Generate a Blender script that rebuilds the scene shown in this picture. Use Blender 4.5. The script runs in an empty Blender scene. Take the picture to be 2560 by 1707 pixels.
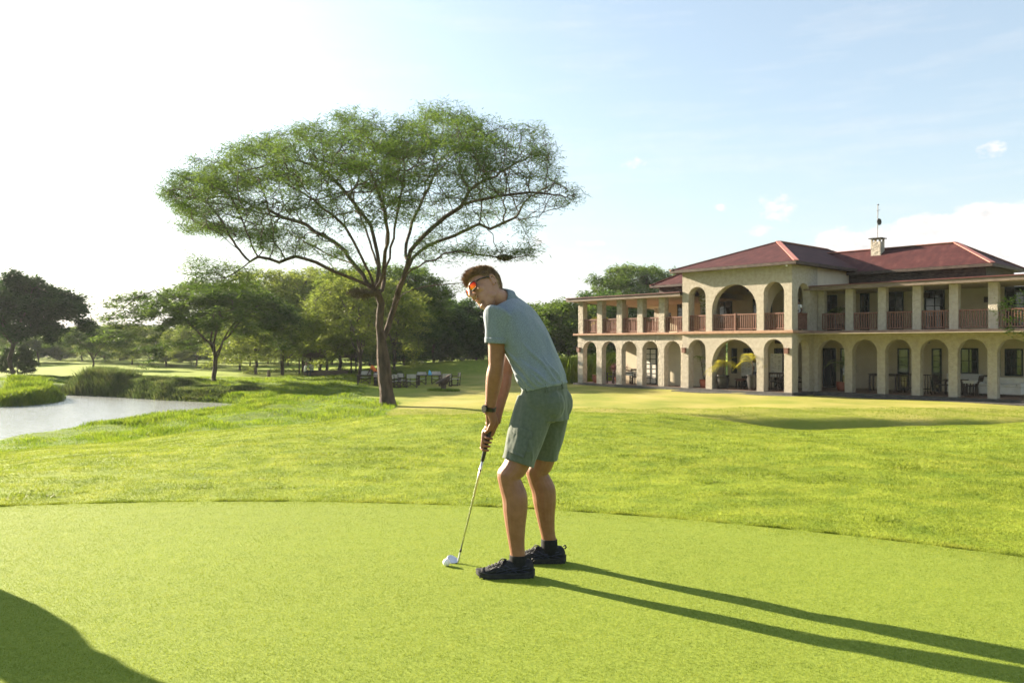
import bpy, bmesh, math, random
import numpy as np
from mathutils import Vector, Matrix, Quaternion
rng = np.random.default_rng(7)
random.seed(7)
S = bpy.context.scene
COL = S.collection
R = math.radians
F = 2050.0          # focal length in photo pixels (2560 wide)
CAMZ, HV = 1.25, 863.0

# ------------------------------------------------------------------ camera
cd = bpy.data.cameras.new("camera")
cam = bpy.data.objects.new("camera", cd)
COL.objects.link(cam)
cam.location = (0, 0, CAMZ)
cam.rotation_euler = (R(90), 0, 0)
cd.sensor_width = 36.0
cd.lens = 36.0 * F / 2560
cd.shift_y = (HV - 853.5) / 2560
cd.clip_end = 8000
cd.dof.use_dof = True
cd.dof.focus_distance = 4.5
cd.dof.aperture_fstop = 7.0
S.camera = cam

# ------------------------------------------------------------------ light
SUN_AZ, SUN_EL = R(-54.0), R(19.0)      # azimuth from +Y towards +X
sd = Vector((math.sin(SUN_AZ) * math.cos(SUN_EL), math.cos(SUN_AZ) * math.cos(SUN_EL), math.sin(SUN_EL)))
ld = bpy.data.lights.new("sun", 'SUN')
ld.energy = 5.0
ld.angle = R(0.55)
ld.color = (1.0, 0.86, 0.66)
sun = bpy.data.objects.new("sun", ld)
COL.objects.link(sun)
sun.rotation_euler = (-sd).to_track_quat('-Z', 'Y').to_euler()
sun.location = sd * 200

W = bpy.data.worlds.new("World")
S.world = W
W.use_nodes = True
wn, wl = W.node_tree.nodes, W.node_tree.links
bgn = wn['Background']
SKY_STRENGTH = 0.05
sky = wn.new('ShaderNodeTexSky')
sky.sky_type = 'NISHITA'
sky.sun_disc = False
sky.sun_elevation = SUN_EL
sky.sun_rotation = SUN_AZ
sky.air_density = 1.2
sky.dust_density = 0.5
sky.ozone_density = 1.0
bgn.inputs['Strength'].default_value = SKY_STRENGTH

S.view_settings.view_transform = 'Standard'
S.view_settings.look = 'None'
S.view_settings.gamma = 1.0
S.view_settings.exposure = 2.4
S.cycles.use_denoising = True
S.cycles.max_bounces = 8
S.cycles.transparent_max_bounces = 8
S.cycles.caustics_reflective = False
S.cycles.caustics_refractive = False
S.cycles.sample_clamp_indirect = 6.0

# clouds, laid out by compass bearing and height above the horizon
def wmath(op, a, b=None, c=None):
    n = wn.new('ShaderNodeMath'); n.operation = op
    for i, v in enumerate((a, b, c)):
        if v is None: continue
        if isinstance(v, (int, float)): n.inputs[i].default_value = v
        else: wl.new(v, n.inputs[i])
    return n.outputs[0]
tc = wn.new('ShaderNodeTexCoord')
sp = wn.new('ShaderNodeSeparateXYZ')
wl.new(tc.outputs['Generated'], sp.inputs[0])
az = wmath('ARCTAN2', sp.outputs[0], sp.outputs[1])
el = wmath('ARCSINE', sp.outputs[2])
cv = wn.new('ShaderNodeCombineXYZ')
wl.new(az, cv.inputs[0]); wl.new(el, cv.inputs[1])
def wnoise(sx, sy, scale, detail, rough=0.55):
    m = wn.new('ShaderNodeMapping'); m.inputs['Scale'].default_value = (sx, sy, 1)
    wl.new(cv.outputs[0], m.inputs[0])
    n = wn.new('ShaderNodeTexNoise'); n.inputs['Scale'].default_value = scale
    n.inputs['Detail'].default_value = detail; n.inputs['Roughness'].default_value = rough
    wl.new(m.outputs[0], n.inputs[0])
    return n.outputs[0]
puff = wnoise(1, 1.5, 26, 8, 0.6)
fine = wnoise(1, 1.6, 70, 6, 0.6)
wisp = wnoise(1, 7, 6, 6, 0.6)
def azel(u, v):
    return math.atan((u - 1280) / F), math.atan((HV - v) / F * math.cos(math.atan((u - 1280) / F)))
def blob(u, v, ru, rv):
    a, e = azel(u, v)
    dx = wmath('DIVIDE', wmath('SUBTRACT', az, a), ru / F)
    dy = wmath('DIVIDE', wmath('SUBTRACT', el, e), rv / F)
    d2 = wmath('ADD', wmath('MULTIPLY', dx, dx), wmath('MULTIPLY', dy, dy))
    return wmath('SUBTRACT', 1.0, d2)
def clamp01(x):
    n = wn.new('ShaderNodeClamp'); wl.new(x, n.inputs[0]); return n.outputs[0]
cum = None
for b in ((2440, 610, 300, 78), (2200, 640, 260, 60), (2330, 570, 90, 40), (2450, 560, 110, 44), (2110, 625, 80, 50), (2560, 590, 150, 60), (2700, 600, 240, 90)):
    x = blob(*b)
    cum = x if cum is None else wmath('MAXIMUM', cum, x)
cum = wmath('ADD', cum, wmath('MULTIPLY', wmath('SUBTRACT', puff, 0.5), 2.6))
cum = clamp01(wmath('MULTIPLY', cum, 2.2))
sm = None
for b in ((1582, 408, 38, 17), (1945, 520, 62, 42), (1900, 575, 46, 16), (1480, 608, 56, 9), (1448, 645, 26, 10), (2478, 374, 44, 22), (1340, 600, 50, 30), (1800, 520, 20, 12)):
    x = blob(*b)
    sm = x if sm is None else wmath('MAXIMUM', sm, x)
sm = wmath('ADD', sm, wmath('MULTIPLY', wmath('SUBTRACT', fine, 0.62), 3.2))
sm = wmath('MULTIPLY', clamp01(wmath('MULTIPLY', sm, 1.0)), 0.95)
low = None
for b in ((1390, 720, 170, 60), (1300, 700, 300, 90)):
    x = blob(*b)
    low = x if low is None else wmath('MAXIMUM', low, x)
low = wmath('MULTIPLY', clamp01(wmath('MULTIPLY', wmath('ADD', low, wmath('MULTIPLY', wmath('SUBTRACT', puff, 0.5), 1.6)), 1.2)), 0.6)
ci = wmath('MULTIPLY', clamp01(wmath('MULTIPLY', wmath('SUBTRACT', wmath('ADD', wisp, wmath('MULTIPLY', clamp01(blob(1800, 370, 1000, 80)), 0.12)), 0.50), 2.4)), 0.34)
mask = wmath('MAXIMUM', wmath('MAXIMUM', cum, sm), wmath('MAXIMUM', low, ci))
shade = wmath('ADD', 0.50, wmath('ADD', wmath('MULTIPLY', fine, 0.55), wmath('MULTIPLY', puff, 0.50)))
cc = wn.new('ShaderNodeMix'); cc.data_type = 'RGBA'
CLOUD = 4.0
cw = wn.new('ShaderNodeCombineXYZ')
for i, k in enumerate((1.0, 0.985, 0.97)):
    wl.new(wmath('MULTIPLY', shade, CLOUD * k), cw.inputs[i])
wl.new(mask, cc.inputs['Factor'])
# pale band low over the horizon
hz_ = wmath('POWER', clamp01(wmath('SUBTRACT', 1.0, wmath('DIVIDE', wmath('ABSOLUTE', el), 0.30))), 2.2)
hm = wn.new('ShaderNodeMix'); hm.data_type = 'RGBA'
wl.new(wmath('ADD', wmath('MULTIPLY', hz_, 0.50), 0.42), hm.inputs['Factor'])
wl.new(sky.outputs[0], hm.inputs['A'])
hm.inputs['B'].default_value = (2.5, 2.85, 3.2, 1)
# the glow round the sun
sv = wn.new('ShaderNodeVectorMath'); sv.operation = 'DOT_PRODUCT'
wl.new(tc.outputs['Generated'], sv.inputs[0]); sv.inputs[1].default_value = sd
gl = wmath('MULTIPLY', wmath('POWER', wmath('MAXIMUM', sv.outputs['Value'], 0.0), 6.0), 3.6)
gv = wn.new('ShaderNodeCombineXYZ')
for i, k in enumerate((1.0, .97, .90)): wl.new(wmath('MULTIPLY', gl, k), gv.inputs[i])
ga = wn.new('ShaderNodeMix'); ga.data_type = 'RGBA'; ga.blend_type = 'ADD'; ga.inputs['Factor'].default_value = 1.0
wl.new(hm.outputs['Result'], ga.inputs['A']); wl.new(gv.outputs[0], ga.inputs['B'])
wl.new(ga.outputs['Result'], cc.inputs['A'])
wl.new(cw.outputs[0], cc.inputs['B'])
wl.new(cc.outputs['Result'], bgn.inputs['Color'])

# ------------------------------------------------------------------ helpers
def P(u, v, Y):
    return Vector(((u - 1280) / F * Y, Y, CAMZ - (v - HV) / F * Y))

def tag(o, label=None, cat=None, group=None, kind=None):
    if label: o['label'] = label
    if cat: o['category'] = cat
    if group: o['group'] = group
    if kind: o['kind'] = kind
    return o

def empty(name, loc=(0, 0, 0), rz=0.0, parent=None):
    o = bpy.data.objects.new(name, None)
    COL.objects.link(o)
    o.location = loc
    o.rotation_euler = (0, 0, rz)
    o.empty_display_size = 0.2
    if parent: o.parent = parent
    return o

def link_mesh(name, me, mat, parent=None, smooth=False):
    o = bpy.data.objects.new(name, me)
    COL.objects.link(o)
    if mat is not None:
        for m in (mat if isinstance(mat, (list, tuple)) else [mat]):
            me.materials.append(m)
    if parent: o.parent = parent
    if smooth: me.shade_smooth()
    return o

def copy_tree(o, parent=None):
    c = o.copy()
    COL.objects.link(c)
    if parent: c.parent = parent
    for ch in [x for x in COL.objects if x.parent == o]:
        copy_tree(ch, c)
    return c

class MB:
    """collects shapes into one mesh"""
    def __init__(s): s.v, s.f, s.mi = [], [], []
    def add(s, vs, fs, mi=0):
        n = len(s.v)
        s.v.extend([tuple(p) for p in vs])
        s.f.extend([tuple(i + n for i in f) for f in fs])
        s.mi.extend([mi] * len(fs))
    def box(s, x0, x1, y0, y1, z0, z1, mi=0):
        s.add([(x0,y0,z0),(x1,y0,z0),(x1,y1,z0),(x0,y1,z0),(x0,y0,z1),(x1,y0,z1),(x1,y1,z1),(x0,y1,z1)],
              [(0,3,2,1),(4,5,6,7),(0,1,5,4),(1,2,6,5),(2,3,7,6),(3,0,4,7)], mi)
    def bar(s, a, b, w, h, mi=0, up=(0,0,1)):
        a, b = Vector(a), Vector(b)
        d = (b - a).normalized()
        x = d.cross(Vector(up))
        if x.length < 1e-4: x = d.cross(Vector((1,0,0)))
        x.normalize(); y = x.cross(d)
        q = [(-.5,-.5),(.5,-.5),(.5,.5),(-.5,.5)]
        s.add([p + x*w*i + y*h*j for p in (a,b) for i,j in q],
              [(0,3,2,1),(4,5,6,7),(0,1,5,4),(1,2,6,5),(2,3,7,6),(3,0,4,7)], mi)
    def rings(s, rings, cap=True, mi=0, closed=False):
        n = len(rings[0]); vs = [p for r in rings for p in r]; fs = []
        m = len(rings)
        for i in range(m if closed else m - 1):
            for j in range(n):
                a, b = i*n+j, i*n+(j+1)%n
                k = ((i+1) % m)*n
                fs.append((a, b, k+(j+1)%n, k+j))
        if cap and not closed:
            fs.append(tuple(range(n-1,-1,-1))); fs.append(tuple((m-1)*n+i for i in range(n)))
        s.add(vs, fs, mi)
    def tube(s, pts, rad, n=8, cap=True, mi=0):
        pts = [Vector(p) for p in pts]
        if not hasattr(rad, '__len__'): rad = [rad]*len(pts)
        rings = []; x = None
        for i, p in enumerate(pts):
            d = (pts[min(i+1,len(pts)-1)] - pts[max(i-1,0)])
            if d.length < 1e-9: d = Vector((0,0,1))
            d.normalize()
            if x is None:
                x = d.orthogonal().normalized()
            else:
                x = (x - d*x.dot(d))
                x = x.normalized() if x.length > 1e-6 else d.orthogonal().normalized()
            y = d.cross(x)
            rings.append([p + (x*math.cos(2*math.pi*k/n) + y*math.sin(2*math.pi*k/n))*rad[i] for k in range(n)])
        s.rings(rings, cap, mi)
    def loft(s, secs, n=20, cap=True, mi=0, sq=1.0):
        """secs: (centre, axis a (vector, half width), axis b (vector, half width))"""
        rings = []
        for c, a, b in secs:
            c, a, b = Vector(c), Vector(a), Vector(b)
            r = []
            for k in range(n):
                th = 2*math.pi*k/n
                co, si = math.cos(th), math.sin(th)
                co = math.copysign(abs(co)**sq, co); si = math.copysign(abs(si)**sq, si)
                r.append(c + a*co + b*si)
            rings.append(r)
        s.rings(rings, cap, mi)
    def ball(s, c, rx, ry=None, rz=None, M=None, n=14, m=9, mi=0):
        ry = rx if ry is None else ry; rz = rx if rz is None else rz
        M = M or Matrix.Identity(3)
        c = Vector(c)
        rings = []
        for i in range(m+1):
            ph = -math.pi/2 + math.pi*(i*0.96+0.02*m)/m
            rings.append([c + M @ Vector((rx*math.cos(ph)*math.cos(2*math.pi*k/n), ry*math.cos(ph)*math.sin(2*math.pi*k/n), rz*math.sin(ph))) for k in range(n)])
        s.rings(rings, True, mi)
    def lathe(s, prof, c=(0,0,0), n=20, mi=0, cap=True):
        c = Vector(c)
        s.rings([[c + Vector((r*math.cos(2*math.pi*k/n), r*math.sin(2*math.pi*k/n), z)) for k in range(n)] for r, z in prof], cap, mi)
    def build(s, name, mat, parent=None, smooth=False, bevel=0.0):
        me = bpy.data.meshes.new(name)
        me.from_pydata(s.v, [], s.f)
        o = link_mesh(name, me, mat, parent, smooth)
        if any(s.mi): me.polygons.foreach_set('material_index', s.mi)
        me.validate(); me.update()
        if smooth: me.shade_smooth()
        if bevel:
            b = o.modifiers.new('bevel', 'BEVEL'); b.width = bevel; b.segments = 2; b.limit_method = 'ANGLE'
        return o

def tri_mesh(name, verts, nper, mat, parent=None):
    """verts (N*nper,3): N separate polygons of nper corners"""
    verts = np.ascontiguousarray(verts, dtype=np.float32)
    nv = len(verts); nf = nv // nper
    me = bpy.data.meshes.new(name)
    me.vertices.add(nv); me.vertices.foreach_set('co', verts.ravel())
    me.loops.add(nv); me.loops.foreach_set('vertex_index', np.arange(nv, dtype=np.int32))
    me.polygons.add(nf); me.polygons.foreach_set('loop_start', np.arange(0, nv, nper, dtype=np.int32))
    me.update(calc_edges=True)
    return link_mesh(name, me, mat, parent)

def remesh(o, voxel, smooth=4, fac=0.5):
    """turn the overlapping shapes of an object into one continuous surface"""
    m = o.modifiers.new('r', 'REMESH'); m.mode = 'VOXEL'; m.voxel_size = voxel
    if smooth:
        k = o.modifiers.new('s', 'SMOOTH'); k.iterations = smooth; k.factor = fac
    dg = bpy.context.evaluated_depsgraph_get()
    dg.update()
    me = bpy.data.meshes.new_from_object(o.evaluated_get(dg))
    o.modifiers.clear()
    old = o.data
    mats = [x for x in old.materials]
    o.data = me
    me.materials.clear()
    for x in mats: me.materials.append(x)
    me.shade_smooth()
    return o

# ------------------------------------------------------------------ materials
def new_mat(name):
    m = bpy.data.materials.new(name); m.use_nodes = True
    return m, m.node_tree.nodes, m.node_tree.links, m.node_tree.nodes['Principled BSDF']

def rgb(c): return (c[0], c[1], c[2], 1)

def mat(name, c1, c2=None, scale=8.0, rough=0.7, bump=0.0, bscale=None, detail=5, spec=0.3, metal=0.0, stretch=(1,1,1), trans=0.0, lo=0.35, hi=0.65, coat=0.0, bdist=0.02):
    """principled with two colours mixed by noise, bump, optional translucency"""
    m, n, l, b = new_mat(name)
    b.inputs['Roughness'].default_value = rough
    b.inputs['Specular IOR Level'].default_value = spec
    b.inputs['Metallic'].default_value = metal
    b.inputs['Coat Weight'].default_value = coat
    b.inputs['Base Color'].default_value = rgb(c1)
    col = None
    if c2 is not None or bump:
        t = n.new('ShaderNodeTexCoord')
        mp = n.new('ShaderNodeMapping'); mp.inputs['Scale'].default_value = stretch
        l.new(t.outputs['Object'], mp.inputs[0])
    if c2 is not None:
        tx = n.new('ShaderNodeTexNoise'); tx.inputs['Scale'].default_value = scale; tx.inputs['Detail'].default_value = detail
        l.new(mp.outputs[0], tx.inputs[0])
        cr = n.new('ShaderNodeValToRGB')
        cr.color_ramp.elements[0].position = lo; cr.color_ramp.elements[1].position = hi
        cr.color_ramp.elements[0].color = rgb(c1); cr.color_ramp.elements[1].color = rgb(c2)
        l.new(tx.outputs[0], cr.inputs[0]); l.new(cr.outputs[0], b.inputs['Base Color'])
        col = cr.outputs[0]
    if bump:
        bx = n.new('ShaderNodeTexNoise'); bx.inputs['Scale'].default_value = bscale or scale; bx.inputs['Detail'].default_value = 6
        l.new(mp.outputs[0], bx.inputs[0])
        bp = n.new('ShaderNodeBump'); bp.inputs['Strength'].default_value = bump; bp.inputs['Distance'].default_value = bdist
        l.new(bx.outputs[0], bp.inputs['Height']); l.new(bp.outputs[0], b.inputs['Normal'])
    if trans:
        tr = n.new('ShaderNodeBsdfTranslucent')
        if col is not None: l.new(col, tr.inputs[0])
        else: tr.inputs[0].default_value = rgb(c1)
        mx = n.new('ShaderNodeMixShader'); mx.inputs[0].default_value = trans
        l.new(b.outputs[0], mx.inputs[1]); l.new(tr.outputs[0], mx.inputs[2])
        l.new(mx.outputs[0], n['Material Output'].inputs[0])
    return m

M = {}
M['stucco'] = mat('stucco', (.34,.302,.245), (.425,.385,.32), 6, .9, .9, 20, spec=.1, bdist=.05, detail=8)
M['stone'] = mat('rough_stone', (.33,.295,.24), (.46,.415,.345), 6, .9, 1.0, 13, spec=.1, bdist=.09)
M['cream'] = mat('cream_plaster', (.53,.46,.34), (.58,.51,.38), 2, .8, .1, 30, spec=.2)
M['ceiling'] = mat('ceiling_paint', (.42,.36,.26), (.46,.40,.29), 2, .8)
M['ledge'] = mat('terracotta_ledge', (.29,.17,.11), (.38,.24,.16), 4, .8, .3, 20)
M['fascia'] = mat('fascia_board', (.12,.088,.066), (.18,.14,.105), 3, .7, .2, 12, stretch=(1,1,4))
M['roof'] = mat('red_sheet_roof', (.09,.02,.02), (.13,.034,.03), 1.2, .5, spec=.4)
M['ridge'] = mat('ridge_cap', (.34,.12,.09), (.42,.17,.13), 3, .5)
M['rail'] = mat('red_brown_timber', (.125,.056,.036), (.19,.09,.06), 9, .6, .1, 30)
M['dark_frame'] = mat('dark_frame', (.012,.02,.018), (.02,.03,.027), 6, .5)
M['dark_wood'] = mat('dark_wood', (.022,.013,.009), (.05,.028,.018), 12, .5, .1, 40)
M['glass'] = mat('window_glass', (.012,.018,.02), None, rough=.04, spec=.9)
M['plinth'] = mat('dark_plinth', (.04,.042,.04), (.075,.07,.065), 4, .8, .3, 15)
M['floor'] = mat('verandah_floor', (.13,.07,.05), (.19,.11,.08), 3, .5)
M['curtain'] = mat('pale_curtain', (.62,.58,.50), (.70,.66,.58), 3, .6)
M['board'] = mat('notice_board', (.60,.58,.54), (.70,.68,.64), 3, .6)
M['terracotta'] = mat('terracotta', (.26,.07,.04), (.34,.10,.06), 6, .6, .1, 20)
M['blackpot'] = mat('dark_glazed_pot', (.02,.02,.02), (.035,.032,.03), 6, .35)
M['palm'] = mat('palm_leaf', (.10,.15,.02), (.20,.24,.03), 3, .5, trans=.4)
M['canvas'] = mat('white_canvas', (.46,.43,.39), (.56,.53,.48), 5, .8, trans=.2)
M['steel'] = mat('steel', (.55,.54,.5), (.65,.64,.6), 5, .25, metal=1.0)
M['white'] = mat('white_cloth', (.72,.72,.72), (.8,.8,.8), 5, .8)
M['navy'] = mat('navy_cloth', (.02,.025,.05), (.03,.035,.06), 5, .8)
M['orange'] = mat('orange_cloth', (.75,.14,.03), (.8,.2,.04), 5, .8)
M['bluebag'] = mat('blue_plastic', (.12,.45,.7), (.2,.55,.8), 5, .5)
M['darkskin'] = mat('dark_skin', (.09,.045,.03), (.12,.06,.04), 6, .5)
M['blackhair'] = mat('black_hair', (.012,.01,.009), (.02,.017,.015), 30, .6)
M['thatch'] = mat('thatch', (.07,.05,.03), (.13,.10,.06), 14, .9, .6, 30, stretch=(1,1,.3))
M['bark'] = mat('acacia_bark', (.038,.026,.019), (.10,.068,.046), 5, .9, 1.0, 14, stretch=(1,1,.3), bdist=.06)
M['bark2'] = mat('dark_bark', (.04,.03,.022), (.10,.075,.055), 5, .9, .8, 12, stretch=(1,1,.3), bdist=.05)
M['leaf_acacia'] = mat('acacia_leaf', (.045,.085,.013), (.108,.165,.025), .55, .55, trans=.5, detail=3, spec=.08)
M['leaf_pale'] = mat('pale_leaf', (.105,.150,.022), (.20,.24,.040), .5, .55, trans=.6, detail=3, spec=.08)
M['leaf_dark'] = mat('dark_leaf', (.034,.078,.011), (.078,.138,.020), .6, .5, trans=.42, detail=3, spec=.08)
M['leaf_deep'] = mat('deep_leaf', (.015,.044,.007), (.042,.092,.013), .6, .6, trans=.28, detail=3, spec=.04)
M['leaf_fresh'] = mat('fresh_leaf', (.06,.11,.015), (.12,.18,.022), .8, .5, trans=.45, detail=3, spec=.08)
# ------------------------------------------------------------------ land
WATER_Z = -2.0
def wpt(u, v, z=WATER_Z):
    Y = (CAMZ - z) * F / (v - HV)
    return ((u - 1280) / F * Y, Y)
POND = [(-30, 18)] + [wpt(*q) for q in ((-300,1165),(0,1112),(90,1098),(190,1080),(300,1062),(400,1049),(490,1041),(585,1030),(618,1021),(590,1011),(540,1006),(455,1002),(385,998),(300,992),(220,988),(150,986),(140,991),(152,1001),(120,1008),(60,1014),(0,1017),(-150,1019))] + [(-75, 42), (-80, 20)]
PA = np.array(POND)
def pond_sd(x, y):
    """signed distance to the shore, positive over water"""
    x, y = np.asarray(x, float), np.asarray(y, float)
    d = np.full(x.shape, 1e9); ins = np.zeros(x.shape, bool)
    for i in range(len(PA)):
        ax, ay = PA[i]; bx, by = PA[(i + 1) % len(PA)]
        ex, ey = bx - ax, by - ay
        t = np.clip(((x - ax) * ex + (y - ay) * ey) / (ex * ex + ey * ey), 0, 1)
        d = np.minimum(d, np.hypot(x - ax - t * ex, y - ay - t * ey))
        c = ((ay > y) != (by > y)) & (x < (bx - ax) * (y - ay) / (by - ay + 1e-12) + ax)
        ins ^= c
    return np.where(ins, d, -d)
GC, GR = (-2.1, -1.86), 8.42             # the putting green: centre and radius
ctl = []
def c3(x, y, z): ctl.append((x, y, z))
for a in range(0, 360, 30):
    for r in (9.0, 4.5):
        c3(GC[0] + r * math.sin(R(a)), GC[1] + r * math.cos(R(a)), 0)
c3(GC[0], GC[1], 0)
for x, y, z in ((5,7,0),(8,9,.05),(11,11,-.01),(-4,10,-.05),(0,10,.02),(4,10.5,.0),
    (0,15,.0),(3,14.6,.0),(-2,15.5,-.1),(-5.5,15,-.35),(-10,16,-.85),(-7,11,-.3),(-11,11,-.7),
    (4.3,13.3,-.21),(6.5,13.4,-.11),(8.7,14,-.075),(12,15,-.035),(18,17,.05),
    (4.5,20,-1.4),(8,20,-1.4),(12,21,-1.3),(17,22,-1.0),(0,22,-1.15),(-4,22,-1.15),(-9,24,-1.5),(-12,22,-1.6),
    (6,25.5,-1.45),(10,25.5,-1.45),(15,26,-1.42),(20,26,-1.4),(2,26,-1.42),(-2,27,-1.4),
    (6,29.6,-1.36),(10,29.6,-1.36),(15,29.6,-1.36),(22,29,-1.36),(2,30,-1.4),(-3,32,-1.4),(-5.6,36.5,-1.41),(-9,36,-1.5),(-13,38,-1.75),
    (0,40,-1.38),(8,36,-1.36),(14,40,-1.36),(22,34,-1.36),(26,30,-1.36),(30,40,-1.36),(22,48,-1.36),(12,48,-1.34),(6,55,-1.3),(15,60,-1.3),
    (-2,46,-1.42),(-8,46,-1.42),(-6,55,-1.5),(-12,50,-1.45),(-17,53,-1.4),(-21,58,-1.36),(-14,60,-1.4),(2,60,-1.3),
    (-2,70,-.55),(-6,76,-.35),(2,76,-.2),(10,78,-.2),(-12,76,-.9),(-10,66,-1.35),(-4,64,-1.2),(-20,76,-1.6),(-30,70,-1.6),(-40,76,-1.6),(-30,60,-1.7),(-45,62,-1.7),(-20,95,-1.6),(-50,95,-1.6),(0,100,-.6),(20,100,-.6),
    (-34,47,-.9),(-29.5,48,-1.2),(-40,50,-.8),(-30,44.5,-1.6),(-60,55,-1.0),(-16,28,-1.75),(-13,33,-1.7),(-13,42,-1.6)):
    c3(x, y, z)
for a in range(0, 360, 24):
    for r in (150, 300):
        c3(r * math.sin(R(a)), 20 + r * math.cos(R(a)), -1.5 if math.cos(R(a)) > -.2 else -.5)
ctl = np.array(ctl)
def tps(r2): return np.where(r2 > 1e-9, r2 * np.log(np.maximum(r2, 1e-9)), 0) * .5
sc_ = 10.0
def _kern(x, y):
    return tps(((x[:, None] - ctl[None, :, 0]) / sc_)**2 + ((y[:, None] - ctl[None, :, 1]) / sc_)**2)
n_ = len(ctl)
A_ = np.zeros((n_ + 3, n_ + 3))
A_[:n_, :n_] = _kern(ctl[:, 0], ctl[:, 1]) + np.eye(n_) * .002
A_[:n_, n_] = 1; A_[:n_, n_ + 1] = ctl[:, 0] / sc_; A_[:n_, n_ + 2] = ctl[:, 1] / sc_
A_[n_:, :n_] = A_[:n_, n_:].T
W_ = np.linalg.solve(A_, np.concatenate([ctl[:, 2], np.zeros(3)]))
def sstep(a, b, x):
    t = np.clip((x - a) / (b - a), 0, 1); return t * t * (3 - 2 * t)
def height(x, y):
    x = np.atleast_1d(np.asarray(x, float)).ravel(); y = np.atleast_1d(np.asarray(y, float)).ravel()
    h = np.empty(len(x))
    for i in range(0, len(x), 40000):
        s = slice(i, i + 40000)
        h[s] = _kern(x[s], y[s]) @ W_[:n_] + W_[n_] + W_[n_ + 1] * x[s] / sc_ + W_[n_ + 2] * y[s] / sc_
    r = np.hypot(x, y - 20)
    k = sstep(150, 300, r); h = h * (1 - k) + (-1.5) * k
    g = np.hypot(x - GC[0], y - GC[1])
    k = sstep(8.2, 9.6, g); h = h * k
    # gentle lumps away from the green
    lump = .035 * np.sin(x * .9 + 1.3 * np.sin(y * .5)) * np.sin(y * .8 + .7) + .02 * np.sin(x * 2.1 + y * 1.3)
    swell = .010 * np.sin(x * 2.7 + 1.6 * np.sin(y * 1.9) + .5) * np.sin(y * 5.3 + .8 * np.sin(x * 1.3)) + .006 * np.sin(y * 11 + 2.2 * np.sin(x * 1.7))
    h = h + lump * sstep(9, 13, g) + swell * sstep(8.7, 9.6, g) * (1 - sstep(24, 32, y))
    hum = .08 * np.sin(x * 1.1 + 1.5 * np.sin(y * .6)) * np.sin(y * .9 + x * .4) + .035 * np.sin(x * 2.3 - y * 1.1)
    h = h + hum * sstep(-6, -9, x) * sstep(26, 33, y) * (1 - sstep(70, 80, y))
    # sharp bank below the edge of the clubhouse lawn
    yb = 29.7 - .012 * (x - 10)**2 * .3
    q = yb - y
    h = h - 1.0 * sstep(0, 1.7, q) * (1 - sstep(2.5, 8, q)) * sstep(2.0, 6.5, x) * (1 - sstep(40, 60, x))
    d = pond_sd(x, y)
    out = np.minimum(-d, 6.0)
    h = np.where(d > 0, WATER_Z - .1 - .25 * np.minimum(d, 4), np.maximum(h, WATER_Z + .02 + .10 * np.clip(out, 0, 2)))
    bank = sstep(0, 1.2, -d)
    h = np.where(d <= 0, np.minimum(h, WATER_Z + .05 + 1.2 * bank + np.clip(out - 1, 0, 9)), h)
    return h
def hz(x, y): return float(height([x], [y])[0])

# mown or not: 0 mown, 1 long grass (left of the mown edge, round the pond and under the far trees)
MOW = np.array([(-40, 12.0), (-12.5, 14.2), (-9.8, 16.3), (-7.6, 18.2), (-5.4, 22), (-4.6, 27), (-4.9, 33), (-5.2, 38), (-7.5, 42), (-9, 50), (-10, 58), (-9, 64), (-14, 72), (-40, 76), (-100, 80), (-100, 10)])
def in_poly(x, y, Q):
    ins = np.zeros(np.shape(x), bool)
    for i in range(len(Q)):
        ax, ay = Q[i]; bx, by = Q[(i + 1) % len(Q)]
        ins ^= ((ay > y) != (by > y)) & (x < (bx - ax) * (y - ay) / (by - ay + 1e-12) + ax)
    return ins

# ground sheet: one polar net round the camera, fine in front
th = np.concatenate([np.linspace(-48, 48, 300), np.linspace(52, 308, 40)])
rr = np.concatenate([[0.0], np.geomspace(.8, 24, 200), np.linspace(24.1, 34, 125), np.geomspace(34.4, 60, 46), np.geomspace(61, 160, 90), np.geomspace(168, 5000, 26)])
TH, RR = np.meshgrid(np.radians(th), rr)
gx, gy = (RR * np.sin(TH)).ravel(), (RR * np.cos(TH)).ravel()
gz = height(gx, gy)
nt, nr = len(th), len(rr)
i_, j_ = np.meshgrid(np.arange(nr - 1), np.arange(nt), indexing='ij')
a_ = i_ * nt + j_; b_ = i_ * nt + (j_ + 1) % nt
quads = np.stack([a_, b_, b_ + nt, a_ + nt], -1).reshape(-1, 4)
me = bpy.data.meshes.new('ground')
vv = np.stack([gx, gy, gz], 1).astype(np.float32)
me.vertices.add(len(vv)); me.vertices.foreach_set('co', vv.ravel())
me.loops.add(quads.size); me.loops.foreach_set('vertex_index', quads[:, ::-1].ravel().astype(np.int32))
me.polygons.add(len(quads)); me.polygons.foreach_set('loop_start', np.arange(0, quads.size, 4, dtype=np.int32))
me.update(calc_edges=True)
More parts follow.
